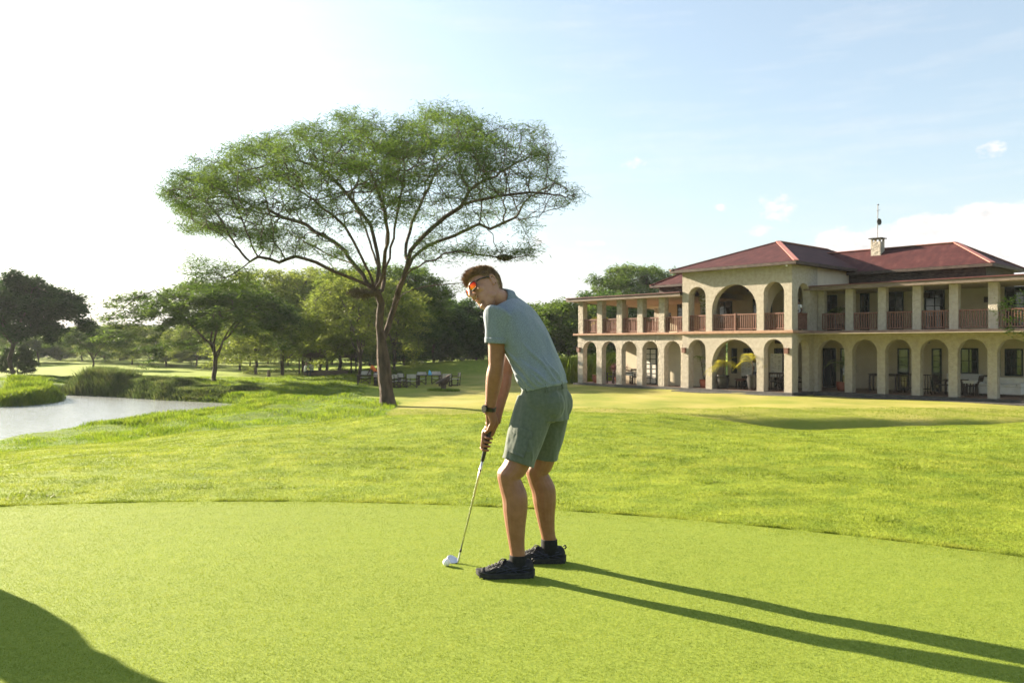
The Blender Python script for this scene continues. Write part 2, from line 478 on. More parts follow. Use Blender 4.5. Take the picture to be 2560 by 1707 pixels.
# wear map: how dry the mown lawn by the clubhouse is, and how long the grass is
dry = sstep(24, 30, gy) * sstep(-9, -3, gx) * (1 - sstep(62, 70, gy))
at = me.attributes.new('dry', 'FLOAT', 'POINT'); at.data.foreach_set('value', dry.astype(np.float32))
lng = in_poly(gx, gy, MOW).astype(np.float32)
at = me.attributes.new('long', 'FLOAT', 'POINT'); at.data.foreach_set('value', lng)
m, n, l, b = new_mat('turf_ground')
def nnoise(n, l, co, scale, detail=4, rough=.55):
    t = n.new('ShaderNodeTexNoise'); t.inputs['Scale'].default_value = scale; t.inputs['Detail'].default_value = detail; t.inputs['Roughness'].default_value = rough
    l.new(co, t.inputs[0]); return t.outputs[0]
def nramp(n, l, fac, stops):
    r = n.new('ShaderNodeValToRGB')
    e = r.color_ramp.elements
    while len(e) < len(stops): e.new(.5)
    for x, (p, c) in zip(e, stops): x.position = p; x.color = rgb(c)
    l.new(fac, r.inputs[0]); return r.outputs[0]
def nmix(n, l, f, a, bb):
    x = n.new('ShaderNodeMix'); x.data_type = 'RGBA'
    if isinstance(f, float): x.inputs['Factor'].default_value = f
    else: l.new(f, x.inputs['Factor'])
    l.new(a, x.inputs['A']); l.new(bb, x.inputs['B']); return x.outputs['Result']
t = n.new('ShaderNodeTexCoord'); co = t.outputs['Object']
big = nnoise(n, l, co, .35, 5); med = nnoise(n, l, co, 3.0, 5); fin = nnoise(n, l, co, 40, 4)
c_mown = nramp(n, l, med, [(.3, (.12,.18,.014)), (.7, (.23,.28,.026))])
c_dry = nramp(n, l, big, [(.35, (.19,.215,.035)), (.5, (.26,.255,.055)), (.7, (.33,.29,.09))])
c_long = nramp(n, l, med, [(.3, (.07,.125,.012)), (.7, (.13,.19,.02))])
ad = n.new('ShaderNodeAttribute'); ad.attribute_name = 'dry'
al = n.new('ShaderNodeAttribute'); al.attribute_name = 'long'
c = nmix(n, l, ad.outputs['Fac'], c_mown, c_dry)
c = nmix(n, l, al.outputs['Fac'], c, c_long)
l.new(c, b.inputs['Base Color'])
b.inputs['Roughness'].default_value = .9; b.inputs['Specular IOR Level'].default_value = .1
bp = n.new('ShaderNodeBump'); bp.inputs['Strength'].default_value = .8; bp.inputs['Distance'].default_value = .04
l.new(nnoise(n, l, co, 22, 6, .7), bp.inputs['Height']); l.new(bp.outputs[0], b.inputs['Normal'])
ground = link_mesh('ground', me, m, smooth=True)
ground['kind'] = 'structure'

# the putting green: a thin sheet lying on the ground
mb = MB()
nn = 160
mb.rings([[(GC[0] + r * math.cos(2*math.pi*k/nn), GC[1] + r * math.sin(2*math.pi*k/nn), z) for k in range(nn)] for r, z in ((GR+.03, -.003), (GR, .003), (GR-.3, .005), (4, .005), (.5, .005))])
m, n, l, b = new_mat('putting_turf')
t = n.new('ShaderNodeTexCoord'); co = t.outputs['Object']
l.new(nramp(n, l, nnoise(n, l, co, 90, 4), [(.3, (.12,.17,.022)), (.7, (.22,.27,.042))]), b.inputs['Base Color'])
b.inputs['Roughness'].default_value = .9; b.inputs['Specular IOR Level'].default_value = .1
mb.build('putting_green', m)['kind'] = 'structure'

# pond
mb = MB()
mb.add([(-120, 15, WATER_Z), (-10, 15, WATER_Z), (-10, 58, WATER_Z), (-120, 58, WATER_Z)], [(0, 1, 2, 3)])
m, n, l, b = new_mat('pond_water')
b.inputs['Base Color'].default_value = (.50, .52, .50, 1); b.inputs['Metallic'].default_value = .5; b.inputs['Roughness'].default_value = .15
b.inputs['IOR'].default_value = 1.45; b.inputs['Specular IOR Level'].default_value = 1.0
t = n.new('ShaderNodeTexCoord'); mp = n.new('ShaderNodeMapping'); mp.inputs['Scale'].default_value = (1, 1, 1)
mp.inputs['Rotation'].default_value = (0, 0, .5); mp.inputs['Scale'].default_value = (1, 2.2, 1)
l.new(t.outputs['Object'], mp.inputs[0])
bp = n.new('ShaderNodeBump'); bp.inputs['Strength'].default_value = .7; bp.inputs['Distance'].default_value = .10
l.new(nnoise(n, l, mp.outputs[0], 2.6, 3), bp.inputs['Height']); l.new(bp.outputs[0], b.inputs['Normal'])
mb.build('pond_water', m)['kind'] = 'structure'

# ------------------------------------------------------------------ grass
def grass_mat(name, c1, c2, c3_, scale, trans=.45):
    m, n, l, b = new_mat(name)
    t = n.new('ShaderNodeTexCoord'); co = t.outputs['Object']
    a = nramp(n, l, nnoise(n, l, co, scale, 4, .7), [(.28, c1), (.5, c2), (.72, c3_)])
    hs = n.new('ShaderNodeHueSaturation'); l.new(a, hs.inputs['Color'])
    mr = n.new('ShaderNodeMapRange'); mr.inputs[1].default_value = .3; mr.inputs[2].default_value = .7; mr.inputs[3].default_value = .80; mr.inputs[4].default_value = 1.18
    l.new(nnoise(n, l, co, .75, 5, .6), mr.inputs[0]); l.new(mr.outputs[0], hs.inputs['Value'])
    a = hs.outputs[0]
    l.new(a, b.inputs['Base Color'])
    b.inputs['Roughness'].default_value = .6; b.inputs['Specular IOR Level'].default_value = .14
    tr = n.new('ShaderNodeBsdfTranslucent'); l.new(a, tr.inputs[0])
    mx = n.new('ShaderNodeMixShader'); mx.inputs[0].default_value = trans
    l.new(b.outputs[0], mx.inputs[1]); l.new(tr.outputs[0], mx.inputs[2])
    l.new(mx.outputs[0], n['Material Output'].inputs[0])
    return m
M['g_green'] = grass_mat('putting_grass', (.115,.168,.016), (.195,.245,.024), (.28,.308,.048), 9)
M['g_fringe'] = grass_mat('fringe_grass', (.115,.165,.017), (.18,.228,.023), (.265,.285,.045), 1.5)
M['g_long'] = grass_mat('long_grass', (.07,.14,.010), (.15,.22,.015), (.25,.30,.025), 1.2)
M['g_reed'] = grass_mat('reed_grass', (.05,.08,.02), (.09,.13,.03), (.17,.18,.05), 1.0, .35)

def frustum_points(N, y0, y1, power, margin=1.3):
    """scatter on the ground seen by the camera and a little beside it; density falls with distance"""
    uu = rng.random(N)
    p = 2 - power + 1e-6
    a, b_ = y0**p, y1**p
    Y = (a + uu * (b_ - a))**(1 / p)
    hw = Y * (1280 / F) + margin
    X = (rng.random(N) * 2 - 1) * hw
    return X, Y

def blades(name, X, Y, Z, hgt, wid, lean, mt, seg=1):
    N = len(X)
    base = np.stack([X, Y, Z], 1)
    a = rng.random(N) * 2 * np.pi
    side = np.stack([np.cos(a), np.sin(a), np.zeros(N)], 1) * (wid / 2)[:, None]
    la = rng.random(N) * 2 * np.pi
    le = np.abs(rng.normal(0, 1, N)) * lean * hgt
    tip = base + np.stack([np.cos(la) * le, np.sin(la) * le, hgt], 1)
    if seg == 1:
        v = np.stack([base - side, base + side, tip], 1).reshape(-1, 3)
        return tri_mesh(name, v, 3, mt)
    mid = base + (tip - base) * .55 + np.stack([np.zeros(N), np.zeros(N), hgt * .12], 1)
    v = np.stack([base - side, base + side, mid + side * .8, tip, mid - side * .8], 1).reshape(-1, 3)
    return tri_mesh(name, v, 5, mt)

# closely mown green
X, Y = frustum_points(1250000, 2.6, 7.2, 1.3, 2.2)
k = np.hypot(X - GC[0], Y - GC[1]) < GR - .01
X, Y = X[k], Y[k]; N = len(X)
o = blades('putting_grass', X, Y, np.full(N, .003), rng.uniform(.004, .0095, N), rng.uniform(.0016, .003, N), .6, M['g_green'])
o['kind'] = 'stuff'; tag(o, 'closely mown pale grass of the putting green', 'grass')

# fringe and mown rough beyond the green
X, Y = frustum_points(1000000, 3.6, 34, 1.75, 2.2)
g = np.hypot(X - GC[0], Y - GC[1])
k = (g > GR + rng.normal(0, .012, len(X))) & ~in_poly(X, Y, MOW) & (pond_sd(X, Y) < -.1)
X, Y, g = X[k], Y[k], g[k]; N = len(X)
Z = height(X, Y)
lump_ = np.sin(X * 7.1 + 2 * np.sin(Y * 3.3)) * np.sin(Y * 9.3 + 1.7 * np.sin(X * 2.9)) + .6 * np.sin(X * 1.7 + Y * 2.3) * np.sin(Y * 4.1)
hh = rng.uniform(.006, .015, N) * (1 + .22 * lump_) * (1 + .25 * sstep(10.3, 10.4, g) + .7 * (1 - sstep(GR, GR + .16, g))) * (1 + .04 * Y)
o = blades('fringe_grass', X, Y, Z - .002, hh, rng.uniform(.003, .006, N) * (.7 + .09 * Y), .9, M['g_fringe'])
o['kind'] = 'stuff'; tag(o, 'mown yellow green grass of the fairway beyond the putting green', 'grass')
# taller lip of grass where the mower turned round the green
N = 90000
a = R(90) - np.radians(rng.uniform(-42, 62, N)); r_ = GR + np.abs(rng.normal(0, .06, N))
X, Y = GC[0] + r_ * np.cos(a), GC[1] + r_ * np.sin(a)
o = blades('collar_grass', X, Y, height(X, Y) - .002, rng.uniform(.008, .026, N) * np.exp(-(r_ - GR) / .14) * (.6 + .4 * np.sin(a * 37 + 2 * np.sin(a * 90)) + .3 * np.sin(a * 151)), rng.uniform(.004, .008, N), .45, M['g_fringe'])
o['kind'] = 'stuff'; tag(o, 'slightly taller rim of grass round the putting green', 'grass')
# coarse clover and weed tufts in the fringe
X, Y = frustum_points(700, 5.5, 16, 1.2, 1.0)
g = np.hypot(X - GC[0], Y - GC[1])
clus = np.sin(X * 2.3 + 1.1) * np.sin(Y * 3.1 + X) > .35
k = (g > GR + .25) & clus & ~in_poly(X, Y, MOW)
X, Y = X[k], Y[k]
n1 = 40
X = np.repeat(X, n1) + rng.normal(0, .075, len(X) * n1); Y = np.repeat(Y, n1) + rng.normal(0, .04, len(Y) * n1)
N = len(X)
o = blades('clover_tufts', X, Y, height(X, Y), rng.uniform(.012, .032, N), rng.uniform(.008, .018, N), 1.3, M['g_fringe'])
o['kind'] = 'stuff'; tag(o, 'broad leaved weeds dotted through the fairway grass', 'weeds')

# long grass round the pond
X, Y = frustum_points(600000, 11, 75, 1.35, 2)
d = pond_sd(X, Y)
k = in_poly(X, Y, MOW) & (d < .05)
X, Y, d = X[k], Y[k], d[k]; N = len(X)
patch = np.clip(.55 + .5 * np.sin(X * .9 + 2 * np.sin(Y * .35)) * np.sin(Y * .7 + 1) + .25 * np.sin(X * 2.7 + Y * 1.9), .25, 1.2)
hh = rng.uniform(.07, .22, N) * patch * (.65 + .35 * sstep(.3, 2.5, -d))
o = blades('long_grass', X, Y, height(X, Y) - .01, hh, rng.uniform(.008, .016, N) * (.5 + .035 * Y), .6, M['g_long'], 2)
o['kind'] = 'stuff'; tag(o, 'uncut bright green grass round the pond', 'grass')

# reeds and rank growth on the far bank and the spit
def along(pts, n, inset):
    out = []
    seg = [(Vector(a), Vector(b)) for a, b in zip(pts[:-1], pts[1:])]
    tot = sum((b - a).length for a, b in seg)
    for a, b in seg:
        m_ = int(n * (b - a).length / tot) + 1
        for _ in range(m_):
            p = a.lerp(b, random.random())
            nrm = Vector((-(b - a).y, (b - a).x)).normalized()
            out.append(p + nrm * random.uniform(*inset))
    return out
shore = [Vector(POND[i]) for i in range(11, 16)] + [Vector(POND[16])]
pts = along(shore, 5200, (-3.6, .1)) 
X = np.array([p[0] for p in pts]); Y = np.array([p[1] for p in pts])
k = pond_sd(X, Y) < .12
X, Y = X[k], Y[k]
X = np.repeat(X, 9) + rng.normal(0, .16, len(X) * 9); Y = np.repeat(Y, 9) + rng.normal(0, .16, len(Y) * 9)
N = len(X)
tall = .55 + .45 * np.sin(X * .7) * np.sin(X * 1.9 + 1) + .9 * np.exp(-((X + 27.5) / 2.6)**2)
o = blades('bank_reeds', X, Y, height(X, Y) - .02, rng.uniform(.35, .85, N) * np.clip(tall, .6, 1.5) * (1 - .45 * sstep(-23, -18, X)), rng.uniform(.02, .05, N), .3, M['g_reed'], 2)
o['kind'] = 'stuff'; tag(o, 'dark reeds and rank grass on the far bank of the pond', 'reeds')
pts = along([Vector(POND[i]) for i in range(4, 13)], 2600, (-2.4, .02))
X = np.array([p[0] for p in pts]); Y = np.array([p[1] for p in pts]); k = pond_sd(X, Y) < .05
X, Y = X[k], Y[k]
X = np.repeat(X, 12) + rng.normal(0, .14, len(X) * 12); Y = np.repeat(Y, 12) + rng.normal(0, .14, len(Y) * 12); N = len(X)
o = blades('shore_grass', X, Y, height(X, Y) - .02, rng.uniform(.08, .26, N), rng.uniform(.015, .03, N), .5, M['g_long'], 2)
o['kind'] = 'stuff'; tag(o, 'tussock grass along the near shore of the pond', 'grass')
spit = [Vector(POND[i]) for i in range(17, 22)]
pts = along(spit, 1500, (-2.5, .05))
X = np.array([p[0] for p in pts]); Y = np.array([p[1] for p in pts]); k = pond_sd(X, Y) < .1
X, Y = X[k], Y[k]
X = np.repeat(X, 7) + rng.normal(0, .15, len(X) * 7); Y = np.repeat(Y, 7) + rng.normal(0, .15, len(Y) * 7); N = len(X)
o = blades('spit_grass', X, Y, height(X, Y) - .02, rng.uniform(.25, .6, N), rng.uniform(.02, .05, N), .4, M['g_long'], 2)
o['kind'] = 'stuff'; tag(o, 'tussock grass on the low spit in the pond', 'grass')
# ------------------------------------------------------------------ clubhouse
# local frame: x along the front towards the near end, y into the building, z above the lawn
GZ = -1.36
club = empty('clubhouse', (14.34, 42.0, GZ), math.atan2(-.737, .676))
tag(club, 'two storey tan stucco clubhouse with arcades, wooden balcony railings and red hip roofs', 'building')
CLUB_M = Matrix.Translation((14.34, 42.0, GZ)) @ Matrix.Rotation(math.atan2(-.737, .676), 4, 'Z')
def CW(x, y, z): return CLUB_M @ Vector((x, y, z))
FL = .18                     # verandah floor
UF = 3.36                    # upper floor

def arch_curve(xa, xb, crown, n=18):
    r = (xb - xa) / 2; cx = (xa + xb) / 2; zs = crown - r
    return [(cx - r * math.cos(math.pi * i / n), zs + r * math.sin(math.pi * i / n)) for i in range(n + 1)]

def arcade(mb, x0, x1, z0, z1, th, y, arches, flip=False):
    """wall along x with arched openings standing on z0; flip puts it along y at x=y"""
    def pt(a, d, z): return (a, y + d, z) if not flip else (y - d, a, z)
    def quad(p):
        mb.add(p, [(0, 1, 2, 3)])
    edges = [x0]
    for a in arches: edges += [a[0], a[1]]
    edges.append(x1)
    for i in range(0, len(edges), 2):
        a, b = edges[i], edges[i + 1]
        for d in (0, th):
            quad([pt(a, d, z0), pt(b, d, z0), pt(b, d, z1), pt(a, d, z1)])
    for xa, xb, cr in arches:
        cv_ = arch_curve(xa, xb, cr)
        for (p, q) in zip(cv_[:-1], cv_[1:]):
            for d in (0, th):
                quad([pt(p[0], d, p[1]), pt(q[0], d, q[1]), pt(q[0], d, z1), pt(p[0], d, z1)])
            quad([pt(p[0], 0, p[1]), pt(p[0], th, p[1]), pt(q[0], th, q[1]), pt(q[0], 0, q[1])])
        zs = cv_[0][1]
        for xx in (xa, xb):
            quad([pt(xx, 0, z0), pt(xx, th, z0), pt(xx, th, zs), pt(xx, 0, zs)])
    for xx in (x0, x1):
        quad([pt(xx, 0, z0), pt(xx, th, z0), pt(xx, th, z1), pt(xx, 0, z1)])
    quad([pt(x0, 0, z1), pt(x1, 0, z1), pt(x1, th, z1), pt(x0, th, z1)])

# --- plinth and floors
mb = MB()
mb.box(-15.45, -6.85, .1, 9, -.3, FL - .004)
mb.box(-6.85, .12, -.2, 9, -.3, FL - .002)
mb.box(.12, 13, 2.0, 9, -.3, FL - .004)
mb.box(-7.0, .5, -.75, -.2, -.3, FL - .13)
mb.box(.5, 13, 1.3, 2.0, -.3, FL - .13)
mb.build('plinth', M['plinth'], club)
mb = MB()
mb.box(-15.2, -6.9, .32, 8.8, FL, FL + .01); mb.box(-6.7, -.1, .1, 8.8, FL, FL + .012); mb.box(.1, 12.8, 2.35, 8.8, FL, FL + .01)
mb.build('verandah_floor', M['floor'], club)

# --- ground floor arcades
LB = [-15.2 + 1.62 * i for i in range(6)]
left_arch = [(LB[i] + .43, LB[i] + 1.62, 2.86) for i in range(5)]
mb = MB(); arcade(mb, -15.2, -6.77, FL, 3.23, .42, .30, left_arch); mb.build('arcade_wall', M['stone'], club)
BA = [(-6.36, -5.20, 2.93), (-4.79, -2.02, 2.93), (-1.61, -.44, 2.93)]
mb = MB(); arcade(mb, -6.77, 0, FL, 3.23, .45, 0, BA)
arcade(mb, .452, 2.30, FL, 3.23, .40, -.002, [(.62, 1.78, 2.9)], flip=True)
arcade(mb, .452, 2.0, FL, 3.23, .40, -6.37, [(.5, 1.9, 2.9)], flip=True)
mb.build('arcade_wall', M['stucco'], club)
RB = [1.67 * i for i in range(8)]
right_arch = [(RB[i] + (.40 if i else .22), RB[i + 1], 2.9) for i in range(7)]
mb = MB(); arcade(mb, .0, 11.99, FL, 3.23, .40, 2.31, right_arch); mb.build('arcade_wall', M['stucco'], club)
# --- upper floor slab with projecting ledge
mb = MB()
mb.box(-15.45, -6.95, .10, 8.8, 3.232, UF)
mb.box(-6.94, .14, -.14, 8.8, 3.234, UF + .03)
mb.box(.142, 12.3, 2.13, 8.8, 3.232, UF)
mb.build('floor_ledge', M['ledge'], club, bevel=.02)

# --- upper walls of the projecting block
BU = [(-6.36, -5.20, 5.90), (-4.79, -2.02, 5.92), (-1.61, -.44, 5.92)]
mb = MB(); arcade(mb, -6.77, 0, UF + .032, 6.84, .45, 0, BU)
arcade(mb, .452, 2.7, UF + .032, 6.84, .40, -.002, [(.60, 1.85, 5.85)], flip=True)
arcade(mb, .452, 3.2, UF + .032, 6.84, .40, -6.37, [(.60, 1.75, 5.85)], flip=True)
mb.build('upper_wall', M['stucco'], club)
# clapboard above the lean-to roof on the side of the block
mb = MB()
mb.box(-.25, -.02, 2.702, 6.4, 5.75, 6.84)
mb.build('gable_wall', M['cream'], club)
mb = MB(); mb.box(-6.75, -6.5, 3.202, 6.4, 5.75, 6.84); mb.build('gable_wall', M['cream'], club)
# inner arch deep in the block
mb = MB(); arcade(mb, .46, 6.4, UF + .033, 6.5, .3, -1.9, [(1.1, 4.6, 5.7)], flip=True); mb.build('inner_arch', M['cream'], club)

M['dark_wood2'] = mat('eaves_board', (.035,.024,.018), (.07,.048,.036), 5, .7)
# --- core walls behind the verandahs
mb = MB()
mb.box(-13.4, 6.9, 6.6, 6.8, UF + .034, 6.62); mb.box(6.9, 9.0, 6.6, 6.8, UF + .034, 5.5)
mb.box(-13.4, -13.2, 6.8, 11, UF + .034, 6.62); mb.box(6.7, 6.9, 6.8, 11, UF + .034, 6.62); mb.box(8.8, 9.0, 6.8, 11, UF + .034, 5.5); mb.box(-13.2, 6.7, 10.8, 11, UF + .034, 6.62)
mb.box(-6.4, 12, 6.6, 6.8, FL + .013, 3.23)
mb.box(-6.3, -2.0, 3.9, 4.05, FL + .013, 3.23); mb.box(-2.15, -2.0, 4.05, 6.6, FL + .013, 3.23)
mb.box(-12.8, -6.42, 2.0, 2.2, FL + .013, 3.23); mb.box(-12.8, -12.6, 2.2, 8.6, FL + .013, 3.23); mb.box(-6.6, -6.42, 2.2, 3.9, FL + .013, 3.23)
mb.build('inner_wall', M['cream'], club)
# dark boards between the lean-to roof and the eaves
mb = MB()
for k in range(4): mb.box(-13.42, 6.92, 6.55 - .008 * k, 6.597, 6.58 - .15 * (k + 1), 6.575 - .15 * k)
mb.build('clapboard', M['dark_wood2'], club)
mb = MB(); mb.box(6.903, 6.94, 6.603, 11, 5.52, 6.58); mb.build('clapboard', M['dark_wood2'], club)
# white dado under the wide dark window
mb = MB(); mb.box(5.1, 6.8, 6.54, 6.597, FL + .014, 1.15); mb.build('dado', M['board'], club)

# --- upper pillars
def pillar(x, y, z0, z1, w, d, mt):
    mb = MB(); mb.box(x, x + w, y, y + d, z0, z1)
    return mb.build('pillar', mt, club, bevel=.015)
for i in range(5):
    pillar(LB[i] + .02, .32, UF + .001, 5.43, .42, .42, M['stone'])
for i in range(1, 8):
    pillar(RB[i] + .02, 2.33, UF + .001, 5.50, .40, .36, M['stucco'])
pillar(.0, 2.72, UF + .001, 5.50, .36, .34, M['stucco'])
for yy in (4.4, 8.2):
    pillar(-15.1, yy, UF + .001, 5.40, .4, .4, M['stone'])

# --- railings, one per opening
def railing(x0, x1, y, z0=UF, h=.92, flip=False):
    mb = MB()
    def bx(a, b, d0, d1, za, zb):
        if flip: mb.box(y - d1, y - d0, a, b, za, zb)
        else: mb.box(a, b, y + d0, y + d1, za, zb)
    bx(x0, x1, 0, .08, z0 + h - .07, z0 + h)
    bx(x0, x1, .015, .065, z0 + .07, z0 + .13)
    k = max(2, int((x1 - x0) / .125))
    for i in range(k + 1):
        x = x0 + .03 + (x1 - x0 - .06) * i / k
        bx(x - .024, x + .024, .018, .062, z0 + .13, z0 + h - .07)
    mb.build('railing', M['rail'], club)
for i in range(5):
    railing(LB[i] + .442, (LB[i + 1] + .018) if i < 4 else -6.78, .42)
railing(-6.36, -5.20, .12, UF + .03); railing(-4.79, -3.45, .12, UF + .03); railing(-3.36, -2.02, .12, UF + .03); railing(-1.61, -.44, .12, UF + .03)
mb = MB(); mb.box(-3.45, -3.36, .1, .22, UF + .031, UF + .99); mb.build('rail_post', M['rail'], club)
railing(.60, 1.85, -.12, UF + .03, flip=True)
for i in range(7):
    railing(RB[i] + (.422 if i else .37), RB[i + 1] + .018, 2.44)
railing(.74, 4.38, -14.8, flip=True); railing(4.82, 8.18, -14.8, flip=True)

# --- lean-to verandah roofs: boards, fascia, ceiling
mb = MB()
def slab(mb, pts, t):
    lo_ = [Vector(p) for p in pts]; hi_ = [p + Vector((0, 0, t)) for p in lo_]
    n = len(pts)
    mb.add(lo_ + hi_, [tuple(range(n - 1, -1, -1)), tuple(range(n, 2 * n))] + [(i, (i + 1) % n, n + (i + 1) % n, n + i) for i in range(n)])
slab(mb, [(-15.8, -.28, 5.625), (-6.78, -.28, 5.625), (-6.78, 6.6, 5.98), (-15.8, 6.6, 5.625)], .04)
slab(mb, [(-15.7, 6.61, 5.60), (-13.4, 6.61, 5.70), (-13.4, 9.4, 5.70), (-15.7, 9.4, 5.35)], .05)
slab(mb, [(-.30, 1.68, 5.685), (12.5, 1.68, 5.685), (12.5, 6.54, 5.93), (-.30, 6.54, 5.93)], .04)
mb.build('verandah_roof', M['roof'], club)
mb = MB()
mb.bar((-15.75, -.2, 5.52), (-6.785, -.2, 5.52), .04, .20)
mb.bar((-15.74, -.17, 5.52), (-15.74, 9.4, 5.27), .04, .20)
mb.build('fascia', M['fascia'], club)
mb = MB(); mb.bar((-.30, 1.76, 5.58), (12.45, 1.76, 5.58), .04, .20); mb.build('fascia', M['fascia'], club)
mb = MB()
slab(mb, [(-15.68, -.16, 5.44), (-6.79, -.16, 5.44), (-6.79, 6.58, 5.44), (-15.68, 6.58, 5.30)], .03)
slab(mb, [(-15.68, 6.60, 5.30), (-13.42, 6.60, 5.30), (-13.42, 9.3, 5.22), (-15.68, 9.3, 5.22)], .03)
slab(mb, [(.01, 1.80, 5.51), (12.4, 1.80, 5.51), (12.4, 6.58, 5.51), (.01, 6.58, 5.51)], .03)
slab(mb, [(-6.36, .46, 6.60), (-.42, .46, 6.60), (-.42, 6.58, 6.60), (-6.36, 6.58, 6.60)], .03)
slab(mb, [(-12.5, .73, 3.18), (-6.8, .73, 3.18), (-6.8, 6.4, 3.18), (-12.5, 6.4, 3.18)], .03)
slab(mb, [(-6.36, .46, 3.19), (11.9, .46, 3.19), (11.9, 6.4, 3.19), (-6.36, 6.4, 3.19)], .02)
mb.build('ceiling', M['ceiling'], club)

# --- hip roofs
def hip_roof(name, x0, x1, y0, y1, ze, ridge, zr, t=.10):
    (ax, ay), (bx, by) = ridge
    mb = MB()
    e = [(x0, y0, ze), (x1, y0, ze), (x1, y1, ze), (x0, y1, ze)]
    a, b_ = (ax, ay, zr), (bx, by, zr)
    if abs(bx - ax) > abs(by - ay):      # ridge along x, a at x0 end
        fs = [(0, 1, 5, 4), (1, 2, 5), (2, 3, 4, 5), (3, 0, 4)]
    else:                                # ridge along y, a at y0 end
        fs = [(0, 1, 4), (1, 2, 5, 4), (2, 3, 5), (3, 0, 4, 5)]
    mb.add(e + [a, b_], fs)
    o = mb.build(name, M['roof_sheet'], club)
    # eaves board all round and soffit
    mb = MB()
    i = .04
    for (p, q) in ((0, 1), (1, 2), (2, 3), (3, 0)):
        mb.bar((e[p][0], e[p][1], ze - .085), (e[q][0], e[q][1], ze - .085), .05, .15)
    slab(mb, [(x0 + i, y0 + i, ze - .12), (x1 - i, y0 + i, ze - .12), (x1 - i, y1 - i, ze - .12), (x0 + i, y1 - i, ze - .12)], .02)
    mb.build('eaves', M['dark_wood2'], o)
    mb = MB()
    hips = [(0, a), (1, a if abs(bx - ax) <= abs(by - ay) else b_), (2, b_), (3, b_ if abs(bx - ax) <= abs(by - ay) else a)]
    for k, p in hips:
        mb.bar(Vector(e[k]) + Vector((0, 0, .02)), Vector(p) + Vector((0, 0, .02)), .26, .035)
    mb.bar(Vector(a) + Vector((0, 0, .03)), Vector(b_) + Vector((0, 0, .03)), .26, .035)
    mb.build('ridge_cap', M['ridge'], o)
    return o
# ribbed sheet metal
m, n, l, b = new_mat('roof_sheet')
t = n.new('ShaderNodeTexCoord'); co = t.outputs['Object']
mp = n.new('ShaderNodeMapping'); mp.inputs['Scale'].default_value = (1.0, .25, 1.0); l.new(co, mp.inputs[0])
l.new(nramp(n, l, nnoise(n, l, mp.outputs[0], 3.0, 6), [(.3, (.037,.011,.012)), (.55, (.058,.018,.018)), (.75, (.085,.032,.030))]), b.inputs['Base Color'])
b.inputs['Roughness'].default_value = .75; b.inputs['Specular IOR Level'].default_value = .12
wv = n.new('ShaderNodeTexWave'); wv.inputs['Scale'].default_value = 4.0; wv.bands_direction = 'X'; l.new(co, wv.inputs[0])
bp = n.new('ShaderNodeBump'); bp.inputs['Strength'].default_value = .25; bp.inputs['Distance'].default_value = .02
l.new(wv.outputs[1], bp.inputs['Height']); l.new(bp.outputs[0], b.inputs['Normal'])
M['roof_sheet'] = m
broof = hip_roof('roof', -7.27, .5, -.5, 14.8, 6.88, ((-3.385, 4.6), (-3.385, 10.5)), 8.62)
mroof = hip_roof('roof', -13.85, 7.4, 6.1, 11.26, 6.70, ((-11.27, 8.68), (4.8, 8.68)), 8.15)
# chimney
mb = MB(); mb.box(.55, 1.1, 7.9, 8.45, 7.4, 8.5); 
for (px_, py_) in ((.55, 7.9), (1.0, 7.9), (.55, 8.35), (1.0, 8.35)): mb.box(px_, px_ + .1, py_, py_ + .1, 8.5, 8.68)
ch = mb.build('chimney', M['stone'], mroof)
mb = MB(); mb.box(.45, 1.2, 7.8, 8.55, 8.68, 8.73); mb.build('chimney_cap', M['plinth'], ch)
# antenna mast and dish stand on the chimney: a thing of their own
ant = empty('antenna_mast', CW(.82, 8.17, 8.73))
tag(ant, 'thin antenna mast with a small round dish on the chimney', 'antenna')
mb = MB(); mb.tube([(0, 0, 0), (.02, 0, 1.95)], .022, 6); mb.bar((-.06, 0, 1.55), (.16, .02, 1.62), .02, .02); mb.bar((.0, 0, 1.9), (.1, .05, 1.93), .03, .06)
mb.build('mast', M['dark_wood'], ant)
mb = MB(); mb.rings([[Vector((.02, -.06, .92)) + Matrix.Rotation(.5, 3, 'Z') @ Vector((r * math.cos(2*math.pi*k/18), d, r * math.sin(2*math.pi*k/18))) for k in range(18)] for r, d in ((.02, .02), (.12, .0), (.19, -.05), (.19, -.07), (.11, -.02), (.02, -.01))])
mb.build('dish', M['plinth'], ant, smooth=True)

# --- doors, windows and shutters in the core walls (x0, x1, z0, z1, wall y, columns, rows)
def opening(kind, x0, x1, z0, z1, y, nc, nr_, solid=None, pane='glass'):
    mb = MB(); fw = .07; d = .06
    mb.box(x0, x0 + fw, y - d, y, z0, z1); mb.box(x1 - fw, x1, y - d, y, z0, z1)
    mb.box(x0 + fw, x1 - fw, y - d, y, z1 - fw, z1); mb.box(x0 + fw, x1 - fw, y - d, y, z0, z0 + fw)
    if solid:
        mb.box(x0 + fw, x1 - fw, y - d + .02, y, z0 + fw, z1 - fw)
        k = int((z1 - z0 - .2) / .12)
        for i in range(k): mb.box(x0 + fw, x1 - fw, y - d + .008, y - d + .02, z0 + .1 + i * .12, z0 + .19 + i * .12)
        return mb.build(kind, M['dark_frame'], club)
    for i in range(1, nc):
        x = x0 + fw + (x1 - x0 - 2 * fw) * i / nc; mb.box(x - .025, x + .025, y - d + .003, y, z0 + fw, z1 - fw)
    for i in range(1, nr_):
        z = z0 + fw + (z1 - z0 - 2 * fw) * i / nr_; mb.box(x0 + fw, x1 - fw, y - d + .006, y, z - .018, z + .018)
    o = mb.build(kind, M['dark_frame'], club)
    g = MB(); g.box(x0 + fw, x1 - fw, y - .03, y - .012, z0 + fw, z1 - fw); g.build('pane', M[pane], o)
    return o
U, D = UF + .036, FL + .015
